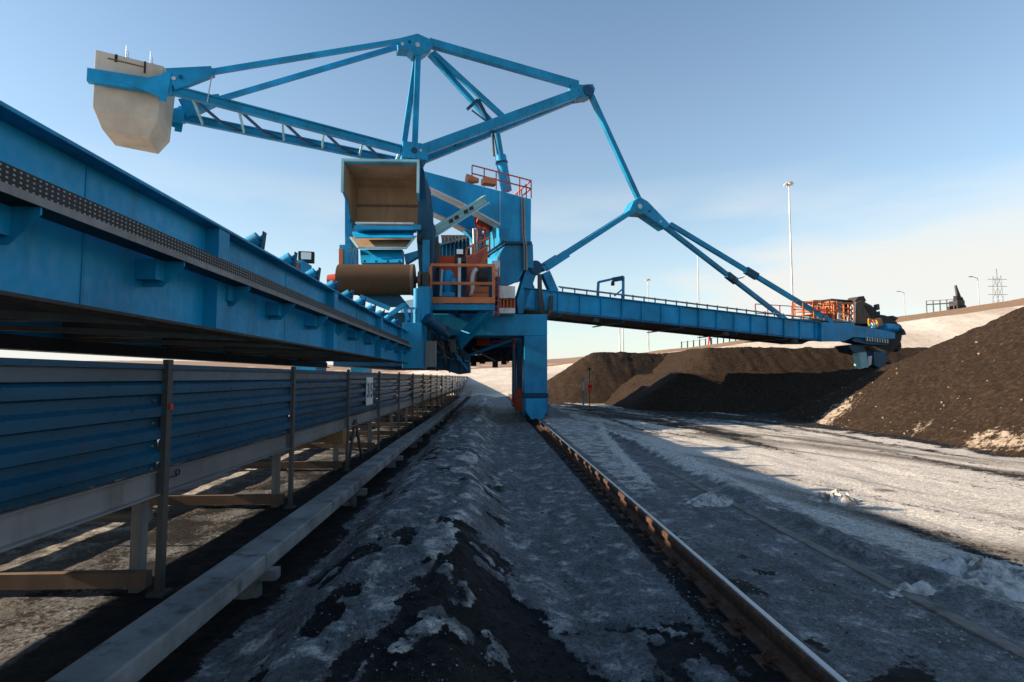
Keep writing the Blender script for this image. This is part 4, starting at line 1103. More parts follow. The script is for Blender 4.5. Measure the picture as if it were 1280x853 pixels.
    bm = meshof(MB().box(-0.035, 0.035, -0.03, 0.0, -0.03, 0.03), 'clamp', 'blue_dark')
    for i in range(4):
        piece('clamp', bm, S, atY(456 + i * 14.5, 327, 18.12))
    # side columns
    plateY([(431, 246), (439, 246), (441, 335), (431, 335)], 19.25, 0.9, 'side_column', 'blue_clean', 0.01)
    plateY([(424, 306), (436, 306), (436, 336), (424, 336)], 18.5, 0.5, 'side_box', 'blue_clean', 0.01)
    plateY([(423.5, 311), (428.5, 311), (428.5, 336), (423.5, 336)], 18.40, 0.09, 'hazard_plate', 'orange')
    for x in (437, 441, 445):
        plateY([(x, 312), (x + 2, 312), (x + 2, 335), (x, 335)], 18.45, 0.1, 'rib', 'blue')
    plateY([(524, 206), (530, 213), (533, 238), (534, 262), (541, 276), (541, 372), (526, 372), (521, 300)], 18.6, 2.2, 'main_side_frame', 'blue_dark', 0.01)
    plateY([(528, 300), (537, 300), (537, 372), (528, 372)], 18.5, 0.09, 'frame_rib', 'blue')
    plateY([(516, 281), (526, 281), (526, 287), (516, 287)], 18.3, 0.25, 'bracket_plate', 'blue')
    plateY([(521, 293), (526, 293), (526, 303), (521, 303)], 18.45, 0.14, 'inspection_hatch', 'dark')
    plateY([(505, 318), (527, 312), (527, 318), (507, 330)], 18.6, 0.3, 'cross_arm', 'blue')
    # sheet under the drum
    plateY([(446, 369), (500, 369), (512, 384), (480, 384)], 18.2, 0.06, 'belt_scraper', 'blue_dark')
    mb = MB(); mb.beam(atY(450, 371, 17.6), atY(487, 386, 17.6), 0.10, 0.14); mb.build('scraper_arm', 'blue_clean', S)
head()

# ---------------- drive platform with orange railing
def platform():
    Y0, Y1 = 18.5, 20.4
    a = atY(520, 380, Y0); b = atY(618, 388, Y0)
    MB().box(a.x, b.x, Y0, Y0 + 0.2, b.z, a.z).build('platform_beam', 'blue', S, 0.01)
    MB().box(a.x, b.x, Y0 + 0.201, Y1, a.z - 0.1, a.z).build('platform_deck', 'darksteel', S)
    for xx in (a.x + 0.3, (a.x + b.x) / 2, b.x - 0.2):
        MB().box(xx - 0.06, xx + 0.06, Y0 + 0.21, Y1, b.z - 0.05, a.z - 0.102).build('joist', 'blue_dark', S)
    c = atY(536, 379, Y0 - .05); d = atY(617, 379, Y0 - .05); e_ = atY(617, 372, Y0 - .05)
    MB().box(c.x, d.x, Y0 - 0.06, Y0 - 0.002, c.z, e_.z).build('toe_board', 'orange', S)
    top = atY(575, 332, Y0).z
    pts = [(c.x + 0.05, Y0 - 0.03, c.z), (d.x, Y0 - 0.03, c.z), (d.x, Y1, c.z)]
    railing(S, pts, top - c.z, 'orange', 1.95, 0.045, (1.0, 0.52))
    # strut down to the portal
    MB().beam(atY(613, 385, Y0 + 0.3), atY(571, 432, Y0 + 1.6), 0.30, 0.34).build('platform_strut', 'blue_clean', S)
    # gear motor
    m0 = atY(552, 371, Y0 + 0.7); m1 = atY(568, 338, Y0 + 0.7)
    mb = MB(); xc = (m0.x + m1.x) / 2; yc = Y0 + 0.75
    mb.tube((xc, yc, m0.z + 0.12), (xc, yc, m1.z - 0.1), 0.19, 0.19, 20); mb.tube((xc, yc, m1.z - 0.1), (xc, yc, m1.z), 0.19, 0.10, 20)
    for k in range(12):
        t_ = k * math.pi / 6; mb.obox((xc + 0.2 * math.cos(t_), yc + 0.2 * math.sin(t_), (m0.z + m1.z) / 2), Vector((0.03 * math.cos(t_), 0.03 * math.sin(t_), 0)), Vector((-0.01 * math.sin(t_), 0.01 * math.cos(t_), 0)), Vector((0, 0, 0.28)))
    mb.box(xc - 0.24, xc + 0.24, yc - 0.24, yc + 0.24, m0.z - 0.02, m0.z + 0.12)
    mo = mb.build('motor', 'blue_clean', S)
    MB().box(xc + 0.12, xc + 0.30, yc - 0.42, yc - 0.22, (m0.z + m1.z) / 2 - 0.1, (m0.z + m1.z) / 2 + 0.12).build('terminal_box', 'blue', mo, 0.01)
    MB().beam((xc - 0.22, yc - 0.27, m0.z - 0.02), (xc - 0.18, yc - 0.27, m1.z - 0.02), 0.07, 0.05, Vector((0, 1, 0))).build('mounting_plate', 'cyan', mo)
    mb = MB(); mb.tube((xc + 0.38, yc - 0.1, m0.z), (xc + 0.38, yc - 0.1, m0.z + 0.38), 0.11, 0.11, 14); mb.tube((xc + 0.38, yc - 0.1, m0.z + 0.38), (xc + 0.38, yc - 0.1, m0.z + 0.46), 0.13, 0.09, 14)
    mb.build('oil_canister', 'blue_dark', S)
    # orange coupling guard sheets
    plateY([(549, 320), (573, 320), (573, 352), (549, 352)], Y0 + 1.45, 0.05, 'guard_panel', 'redorange')
    plateY([(540, 303), (549, 303), (549, 335), (540, 335)], Y0 + 1.2, 0.3, 'guard_housing', 'rustbrown')
    q = [atY(583, 322, Y0 + 1.5), atY(608, 306, Y0 + 2.6), atY(608, 335, Y0 + 2.6), atY(600, 338, Y0 + 2.2), atY(597, 371, Y0 + 1.9), atY(583, 371, Y0 + 1.5)]
    MB().prism(q, (0.05, 0.0, 0)).build('stair_side_panel', 'redorange', S)
    q = [atY(586, 371, Y0 + 1.0), atY(590, 371, Y0 + 1.0), atY(609, 318, Y0 + 2.4), atY(604, 318, Y0 + 2.4)]
    MB().prism(q, (0.03, 0, 0)).build('stair_stringer', 'orange', S)
    railing(S, [atY(583, 330, Y0 + 1.5), atY(612, 314, Y0 + 2.7)], 0.55, 'orange', 0.45, 0.03, (1.0, 0.4))
    # lamp on post
    p = atY(575, 315.5, Y0 + 0.4); ft = atY(574, 372, Y0 + 0.4)
    MB().tube((ft.x, p.y, ft.z), (ft.x, p.y, p.z - 0.2), 0.055, 0.055, 12).build('lamp_post', 'white', S)
    lh = MB().box(p.x - 0.13, p.x + 0.13, p.y - 0.07, p.y + 0.12, p.z - 0.10, p.z + 0.10).build('flood_lamp_head', 'dark', S, 0.01)
    MB().box(p.x - 0.105, p.x + 0.105, p.y - 0.09, p.y - 0.072, p.z - 0.08, p.z + 0.08).build('lamp_glass', 'lampglass', lh)
    MB().box(p.x - 0.2, p.x + 0.2, p.y + 0.15, p.y + 0.4, p.z - 0.3, p.z - 0.1).build('junction_box', 'darksteel', S, 0.01)
    # white hose and pump with pipework
    pts = [atY(596, 336, Y0 + 0.8), atY(592, 341, Y0 + 0.8), atY(590, 350, Y0 + 0.8), atY(591, 362, Y0 + 0.8), atY(589, 370, Y0 + 0.8)]
    MB().pipe(pts, 0.075, 10).build('lagged_hose', 'white', S)
    p = atY(600, 364, Y0 + 0.9); mb = MB(); mb.tube(p - Vector((0.25, 0, 0)), p + Vector((0.3, 0, 0)), 0.16, 0.16, 16); mb.box(p.x - .3, p.x + .3, p.y - .2, p.y + .2, p.z - 0.3, p.z - .12)
    mb.build('hydraulic_pump', 'orange', S)
    p = atY(603, 345, Y0 + 1.2); mb = MB(); mb.tube(p - Vector((0.2, 0, 0)), p + Vector((0.2, 0, 0)), 0.28, 0.28, 20); mb.build('blower', 'darksteel', S)
    # grey cabinets at the right end, with ladder
    plateY([(615, 326), (625, 326), (625, 346), (615, 346)], Y0 + 0.5, 0.5, 'grey_cabinet', 'steel', 0.01)
    plateY([(624, 357), (644, 358), (644, 373), (624, 373)], Y0 + 1.4, 1.0, 'grey_cabinet', 'steel', 0.01)
    plateY([(624, 385), (644, 385), (644, 392), (624, 392)], Y0 + 1.4, 1.0, 'grey_cabinet', 'steel', 0.01)
    for x in (625, 629, 633.5, 638, 642.5):
        plateY([(x, 373.2), (x + 1.6, 373.2), (x + 1.6, 385), (x, 385)], Y0 + 1.5, 0.1, 'baluster', 'orange')
    plateY([(626, 373.5), (642, 373.5), (642, 385), (626, 385)], Y0 + 2.0, 0.1, 'hazard_board', 'redorange')
    lad = MB(); 
    l0 = atY(617, 335, Y0 + .1); l1 = atY(617, 395, Y0 + .1); l2 = atY(623, 335, Y0 + .1)
    for xx in (l0.x, l2.x): lad.beam((xx, Y0 + .1, l1.z), (xx, Y0 + .1, l0.z), 0.035, 0.035)
    lo = lad.build('ladder', 'redorange', S)
    rm = meshof(MB().box(0.02, l2.x - l0.x - 0.02, -0.012, 0.012, -0.012, 0.012), 'rung', 'redorange')
    z = l1.z + 0.1
    while z < l0.z: piece('rung', rm, lo, (l0.x, Y0 + .1, z)); z += 0.2
platform()

# ---------------- tower and inclined box beams
def tower():
    o1, o2 = -1.3, 1.1
    plate([(526, 213), (560, 222), (664, 249), (663.5, 303), (626, 303), (625, 281), (573, 252), (531, 232), (526, 231)], o1, 0.4, 'inclined_beam', 'blue_clean', 0.01)
    q = [atP(x, y, o1) for x, y in [(526, 213), (625, 239), (625, 300), (600, 268), (573, 252), (531, 232), (526, 231)]]
    MB().prism([p + N * (o2 - o1) for p in q], N * 0.4).build('inclined_beam', 'blue_clean', S, 0.01)
    # pale bottom flanges of the inclined beams
    for oo in (0.0, o2 - o1):
        a = atP(531, 232.5, o1) + N * oo; b = atP(573, 252.5, o1) + N * oo; c = atP(625, 281.5, o1) + N * oo
        mb = MB(); mb.beam(a + N * .2, b + N * .2, 0.55, 0.06); mb.beam(b + N * .2, c + N * .2, 0.55, 0.06); mb.build('bottom_flange', 'steel', S)
    # tower box behind the near plate
    A = atP(627, 241, o1); B = atP(663, 250, o1); Cc = atP(663, 303, o1); D = atP(627, 303, o1)
    MB().prism([p + N * 0.402 for p in (A, B, Cc, D)], N * (o2 - o1 - 0.41)).build('tower_box', 'blue', S)
    # flange line, then lower hopper
    plate([(631, 302), (665, 302), (665, 305), (631, 305)], o1 - 0.12, 2.6, 'tower_flange', 'blue_dark')
    plate([(633, 305.5), (660, 305.5), (659, 330), (648, 352), (633, 356), (625, 356), (625, 318)], o1 + 0.05, 1.9, 'hopper_body', 'blue', 0.01)
    plate([(625, 285), (637, 284), (631, 301), (625, 301)], o1 - 0.14, 0.13, 'tower_gusset', 'blue_clean')  # small gusset plate in the brighter blue paint
    plate([(660, 305.2), (666, 305.2), (667, 335), (659, 335)], o1 - 0.05, 0.5, 'tower_column', 'blue')
    # grey conduits down the tower
    for x0 in (652, 655):
        pts = [atP(x0, 248, o1 - 0.06), atP(x0 + 1, 296, o1 - 0.06), atP(x0 + 3, 308, o1 - 0.12), atP(x0 + 3.5, 338, o1 - 0.12)]
        MB().pipe(pts, 0.045, 8).build('conduit', 'galv', S)
    mb = MB(); mb.beam(atP(625, 241, o1 - 0.02), atP(625, 280, o1 - 0.02), 0.03, 0.03); mb.build('seam_strip', 'cyan', S)
    # roof deck railing
    r0 = atP(590, 229.5, o1 + .25); r1 = atP(664, 248, o1 + .25)
    railing(S, [r0, r1, r1 + N * 2.2], 0.75, 'redorange', 0.55, 0.022, (1.0, 0.55), name='roof_railing')
    railing(S, [r0 + N * 2.1, r1 + N * 2.1], 0.75, 'orange', 0.55, 0.022, (1.0, 0.55), name='roof_railing')
    p = atP(589, 228, o1 + .3)
    MB().tube(p - U * 0.2 + ZV * .1, p + U * 0.3 + ZV * .1, 0.22, 0.1, 14).build('warning_horn', 'orange', S)
    MB().obox(p + U * 0.75 + ZV * 0.10, U * 0.28, N * 0.2, ZV * 0.12).build('orange_box', 'orange', S)
    # channel beam leaning across, its sunlit tone painted in pale cyan
    MB().ibeam(atY(538, 293, 19.6), atY(607, 250, 20.9), 0.30, 0.34, 0.05, 0.06).build('leaning_channel', 'cyan', S)
    mb = MB()
    for f in (0.35, 0.45, 0.62, 0.72):
        c = atY(538, 293, 19.6).lerp(atY(607, 250, 20.9), f); mb.obox(c + Vector((0, -0.04, 0.0)), Vector((0.09, 0.0, 0.05)), Vector((0, 0.03, 0)), Vector((-0.02, 0, 0.05)))
    mb.build('channel_bolts', 'darksteel', S)
    # louvred box with dusty lid
    plateY([(549, 305), (586, 296), (588, 330), (549, 330)], 21.6, 1.2, 'louvre_box', 'blue_dark')
    mb_ = meshof(MB().box(-0.025, 0.025, -0.06, 0.0, -0.45, 0.42), 'louvre', 'blue')
    for i in range(7): piece('louvre', mb_, S, atY(553 + i * 5, 314 - i * 0.6, 21.55))
    plateY([(551, 294), (583, 294), (585, 297), (553, 305)], 21.5, 1.4, 'box_lid', 'liner')
    mb_ = meshof(MB().box(-0.02, 0.02, -0.05, 0.0, -0.13, 0.13), 'lid_rib', 'steel')
    for i in range(7): piece('lid_rib', mb_, S, atY(556 + i * 4.4, 301 - i * 0.5, 21.45))
    plateY([(549, 304.5), (586, 295), (586, 297), (549, 307)], 21.4, 0.1, 'lid_edge', 'steel')
    # red stair flights seen under the inclined beam
    fl = MB(); fl.beam(atP(596, 276, 0.2), atP(612, 286, 0.2), 0.5, 0.3); fl.build('inner_walkway', 'redorange', S)
    railing(S, [atP(594, 284, 0.0), atP(610, 288, 0.0)], 0.7, 'redorange', 0.25, 0.035, (1.0, 0.6, 0.2))
    lad = MB(); l0 = atP(602, 286, -0.2); l1 = atP(602, 312, -0.2)
    for s in (-0.16, 0.16): lad.beam(l0 + U * s, l1 + U * s, 0.05, 0.05)
    lo = lad.build('ladder', 'redorange', S)
    rm = meshof(MB().obox((0, 0, 0), U * 0.14, N * 0.02, ZV * 0.02), 'rung', 'redorange')
    for i in range(7): piece('rung', rm, lo, l0.lerp(l1, (i + 0.5) / 7))
    plate([(598, 292), (626, 296), (626, 330), (600, 312)], 1.2, 0.3, 'inner_wall', 'blue_dark')
    for x in (592, 595): 
        MB().tube(atP(x, 286, -0.9), atP(x + 1, 322, -0.9), 0.05, 0.05, 8).build('riser_pipe', 'steel', S)
    # lower arm down to the boom hinge
    plate([(666, 327), (673, 330), (676, 338), (671, 341), (654, 392), (648, 392), (646, 376), (659, 332)], o1 + 0.1, 0.35, 'hinge_arm', 'blue', 0.01)
    plate([(666, 327), (673, 330), (676, 338), (671, 341), (654, 392), (648, 392), (646, 376), (659, 332)], o2 - 0.1, 0.35, 'hinge_arm', 'blue', 0.01)
    a = atP(670, 334, o1); MB().tube(a, a + N * 2.4, 0.28, 0.28, 18).build('hinge_pin', 'blue_dark', S)
    # mass under the tower down to the portal
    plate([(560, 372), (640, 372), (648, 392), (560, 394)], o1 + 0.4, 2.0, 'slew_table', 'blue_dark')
    plateY([(541, 330), (625, 330), (625, 372), (541, 372)], 21.2, 7.6, 'machine_shade_block', 'blue_dark')  # unseen depth stretched back to cast shade on yard and heap
tower()

# ---------------- mast, stays, jib
def upper():
    wj = 0.62
    A = atP(522, 54); B = atP(730, 113); C = atP(801, 257); 
    Dn = atP(518, 190, -wj); Df = Dn + N * (2 * wj); D0 = Dn + N * wj
    # apex head
    pts = [(498, 48), (522, 42), (538, 49), (541, 58), (531, 66), (527, 70), (517, 68), (511, 62), (498, 61)]
    plate(pts, -0.28, 0.56, 'mast_head', 'blue', 0.01)
    # mast legs
    for s, d in ((-1, Dn), (1, Df)):
        MB().beam(A - ZV * 0.4 + N * (s * 0.12), d + ZV * 0.1 - U * (0.3 if s > 0 else 0.0), 0.22, 0.22, U).build('mast_leg', 'blue', S)
    # beam A to B, node B
    MB().beam(atP(536, 54), atP(722, 107), 0.28, 0.32).build('top_beam', 'blue', S)
    plate([(717, 104), (727, 106), (741, 105), (744, 111), (742, 119), (735, 121), (722, 123), (717, 112)], -0.3, 0.6, 'elbow_node', 'blue', 0.01)
    b0 = atP(736, 113, -0.34); MB().tube(b0, b0 + N * 0.68, 0.26, 0.26, 20).build('elbow_pin', 'blue_dark', S)
    # arms D to B
    MB().beam(Dn + U * 0.15 + ZV * 0.02, atP(722, 117, -0.22), 0.26, 0.40).build('lower_arm', 'blue', S)
    MB().beam(Df + U * 0.15 + ZV * 0.02, atP(722, 117, -0.22) + N * 0.44, 0.26, 0.40).build('lower_arm', 'blue', S)
    mid = (Dn.lerp(atP(722, 117, -0.22), 0.47), Df.lerp(atP(722, 117, -0.22) + N * .44, 0.47))
    MB().beam(mid[0], mid[1], 0.22, 0.22).build('arm_spacer', 'blue_dark', S)
    q = (Dn.lerp(atP(722, 117, -0.22), 0.25), Df.lerp(atP(722, 117, -0.22) + N * .44, 0.25))
    MB().beam(q[0], q[1], 0.14, 0.14).build('arm_spacer', 'blue_dark', S)
    # struts from the apex down to the arms
    MB().beam(atP(541, 66), mid[0] + U * 0.35 + ZV * .25, 0.18, 0.20).build('apex_strut', 'blue', S)
    MB().beam(atP(537, 68), mid[1] + U * 0.15 + ZV * .3, 0.18, 0.20).build('apex_strut', 'blue', S)
    # hinge block where mast, jib and arms meet
    MB().obox(D0 - U * 0.0 - ZV * 0.02, U * 0.5, N * (wj + 0.2), ZV * 0.33).build('mast_foot', 'blue', S, 0.02)
    # neck carrying the whole crown on the side frame
    for s in (-0.55, 0.55):
        MB().beam(D0 + N * s - ZV * 0.3, D0 + N * s - ZV * 1.6 + U * 0.3, 0.4, 0.5, U).build('neck_post', 'blue_dark', S)
    # luffing cylinder from the roof up to the arms
    cb = atP(633, 239, -0.1); ct = atP(621, 168, -0.1)
    cyl = MB().tube(cb, cb.lerp(ct, 0.62), 0.24, 0.24, 18).build('luffing_cylinder', 'blue_clean', S)
    MB().tube(cb.lerp(ct, 0.62), ct, 0.15, 0.15, 14).build('cylinder_rod', 'blue', cyl)
    MB().tube(cb.lerp(ct, 0.48), cb.lerp(ct, 0.51), 0.27, 0.27, 18).build('cylinder_band', 'blue_dark', cyl)
    MB().pipe([cb.lerp(ct, 0.6) - U * 0.3, ct - U * 0.2], 0.05, 6).build('hose', 'darksteel', cyl)
    # small catwalk frame by the strut
    e0 = atP(584, 137, -0.2); e1 = atP(597, 125, -0.2); e2 = atP(612, 155, -0.2)
    mb = MB(); mb.beam(e0, e1, 0.10, 0.12); mb.beam(e1, e2, 0.14, 0.16); mb.beam(e0 + U * 0.2, e2, 0.05, 0.05); mb.build('inspection_frame', 'blue_dark', S)
    # B to C hanger, C to the boom hinge and to the boom tip
    MB().beam(atP(739, 120), atP(798, 249), 0.20, 0.22, U).build('hanger_rod', 'blue', S)
    plate([(792, 252), (800, 246), (810, 252), (838, 281), (832, 286), (806, 268), (793, 267), (785, 268)], -0.3, 0.6, 'link_plate', 'blue', 0.01)
    for s in (-1, 1):
        p0 = atP(793, 262) + N * (s * 0.24); p1 = atP(678, 337, -0.62) if s < 0 else atP(678, 337, -0.62) + N * 1.24
        o = MB().beam(p0, p1, 0.20, 0.22).build('back_link', 'blue', S)
        MB().beam(p0.lerp(p1, 0.76), p0.lerp(p1, 0.97), 0.24, 0.34).build('link_fork', 'blue', o)
    WB = 1.2
    tn = atP(1040, 403, -WB); tf = tn + N * (2 * WB)
    for s, e_ in ((-1, tn), (1, tf)):
        p0 = atP(834, 282) + N * (s * 0.22)
        o = MB().beam(p0, e_, 0.18, 0.21).build('stay_bar', 'blue', S)
        MB().beam(p0.lerp(e_, 0.45), p0.lerp(e_, 0.52), 0.24, 0.32).build('stay_joint', 'blue_dark', o)
    p0 = atP(834, 282)
    MB().beam((p0 - N * .22).lerp(tn, 0.5), (p0 + N * .22).lerp(tf, 0.5), 0.05, 0.05).build('stay_spreader', 'steel', S)
    # counterweight jib: two girders with braces between, two stays above
    wc = 1.12
    En = atP(205, 110, -wc); E2 = atP(110, 95, -wc - 0.02)
    Tip = E2
    for s in (-1, 1):
        d = Dn if s < 0 else Df
        e_ = En if s < 0 else En + N * (2 * wc)
        o = MB().ibeam(d - U * 0.45, e_ + U * 0.0, 0.18, 0.33, 0.05, 0.05).build('jib_girder', 'blue', S)
        t2 = Tip if s < 0 else Tip + N * (2 * wc + .04)
        MB().beam(e_ + U * 0.25, t2, 0.22, 0.44).build('jib_end_girder', 'blue_clean', S)
        # stays
        a0 = atP(500, 55) + N * (s * 0.2)
        b0 = atP(236, 95, -wc) if s < 0 else atP(236, 95, -wc) + N * (2 * wc)
        oo = MB().beam(a0, b0, 0.14, 0.18).build('jib_stay', 'blue_clean', S)
        b1 = atP(213, 101, -wc) if s < 0 else atP(213, 101, -wc) + N * (2 * wc)
        MB().beam(b0 + (a0 - b0).normalized() * 0.8, b1, 0.24, 0.30, ZV, 0.24, 0.75).build('stay_fork', 'blue_clean', oo)
        # gusset at the counterweight
        g0 = [(213, 91), (203, 122), (201, 122), (155, 103)]
        off = -wc - 0.14
        pp = [atP(x, y, off) for x, y in g0]
        if s > 0: pp = [p + N * (2 * wc + 0.26) for p in pp]
        MB().prism(pp, N * 0.03).build('gusset', 'blue_clean', S)
        pp = [atP(x, y, off - 0.03) for x, y in ((204, 90), (214, 92), (208, 127), (198, 125))]
        if s > 0: pp = [p + N * (2 * wc + 0.30) for p in pp]
        MB().prism(pp, N * 0.05).build('end_plate', 'blue_clean', S)
    nb = 6
    for i in range(nb):
        f = (i + 0.6) / nb
        p = En.lerp(Dn, f); q = (En + N * 2 * wc).lerp(Df, f)
        MB().beam(p - ZV * 0.12, q - ZV * 0.12, 0.07, 0.10).build('jib_cross_beam', 'cyan', S)
        f2 = min(1, f + 1 / nb * 0.95); q2 = (En + N * 2 * wc).lerp(Df, f2)
        f3 = max(0.0, f)
        MB().beam(p - ZV * 0.1, (p.lerp(q, 0.5)).lerp(q2, 0.5) - ZV * 0.1, 0.07, 0.09).build('jib_brace', 'blue_dark', S)
        MB().beam((p.lerp(q, 0.5)).lerp(q2, 0.5) - ZV * 0.1, q2 - ZV * 0.1, 0.09, 0.09).build('jib_brace', 'blue_dark', S)
    # thin whip lines
    MB().tube(atP(259, 128, -wc), atP(266, 88, -wc), 0.02, 0.02, 6).build('guide_rope', 'steel', S)
    # counterweight block
    hw = 0.95
    top = [(118, 62), (213, 85), (199, 150), (183, 163), (116, 140)]
    P = lambda x, y, o=-hw: atP(x, y, o)
    # upper body: prism between near and far face; lower part tapers inwards
    a, b = P(119, 62), P(205, 83)
    L_ = U; 
    tl = P(119, 62); 
    ln = (b - a).dot(U)
    def pt(u, z, o): return tl + U * u + ZV * z + N * o
    # slope of the jib carries over to the block
    sl = (P(205, 83).z - tl.z) / ln
    h1 = tl.z - P(114, 133).z
    h2 = tl.z - P(131, 158).z
    dep = 2 * hw
    vs = []
    def ringp(u0, u1, z, o0, o1): return [pt(u0, z + sl * u0, o0), pt(u1, z + sl * u1, o0), pt(u1, z + sl * u1, o1), pt(u0, z + sl * u0, o1)]
    r0 = ringp(0.0, ln, 0.0, 0.0, dep); r1 = ringp(0.0, ln - 0.12, -h1, 0, dep); r2 = ringp(0.22, ln - 0.42, -h2, 0.22, dep - 0.22)
    V_ = r0 + r1 + r2
    fs = [(0, 1, 2, 3), (8, 11, 10, 9)]
    for k in (0, 4):
        for i in range(4): fs.append((k + i, k + 4 + i, k + 4 + (i + 1) % 4, k + (i + 1) % 4))
    cw = MB().add(V_, fs).build('counterweight', 'beige', S, 0.02)
    # lifting notch and lugs
    c = pt(ln * 0.3, sl * ln * 0.3 - 0.13, -0.004)
    MB().obox(c, U * 0.04, N * 0.01, ZV * 0.13).build('lifting_notch', 'dark', cw)
    c = pt(ln * 0.46, sl * ln * 0.46 - 0.20, -0.004)
    MB().obox(c, (U + ZV * sl).normalized() * 0.55, N * 0.012, ZV * 0.02).build('cast_ridge', 'rustbrown', cw)
    c = pt(ln * 0.72, sl * ln * 0.72 - 0.2, -0.006); MB().obox(c, U * 0.025, N * 0.02, ZV * 0.2).build('lifting_notch', 'dark', cw)
    # antennas
    for f in (0.40, 0.76):
        c = pt(ln * f, sl * ln * f, 0.3)
        mb = MB(); mb.tube(c, c + ZV * 0.55, 0.018, 0.012, 6); mb.tube(c + ZV * .12 - U * 0.12, c + ZV * .12 + U * 0.12, 0.015, 0.015, 6); mb.tube(c + U * .06, c + U * .06 + ZV * 0.35, 0.015, 0.01, 6)
        mb.build('antenna', 'steel', S)
upper()
def pins():
    for i, (x, y_, o_, r) in enumerate(((503, 55, -0.3, 0.07), (512, 52, -0.3, 0.06), (522, 56, -0.3, 0.10), (722, 113, -0.32, 0.07), (800, 258, -0.32, 0.12), (812, 264, -0.32, 0.06), (826, 277, -0.32, 0.06), (226, 96, -1.27, 0.07), (217, 98, -1.27, 0.07), (518, 188, -0.85, 0.12), (526, 188, -0.85, 0.06))):
        c = atP(x, y_, o_); MB().tube(c, c + N * 0.03, r, r * 0.85, 16).build('pin_cap', 'blue_dark' if i % 2 else 'steel', S)
pins()

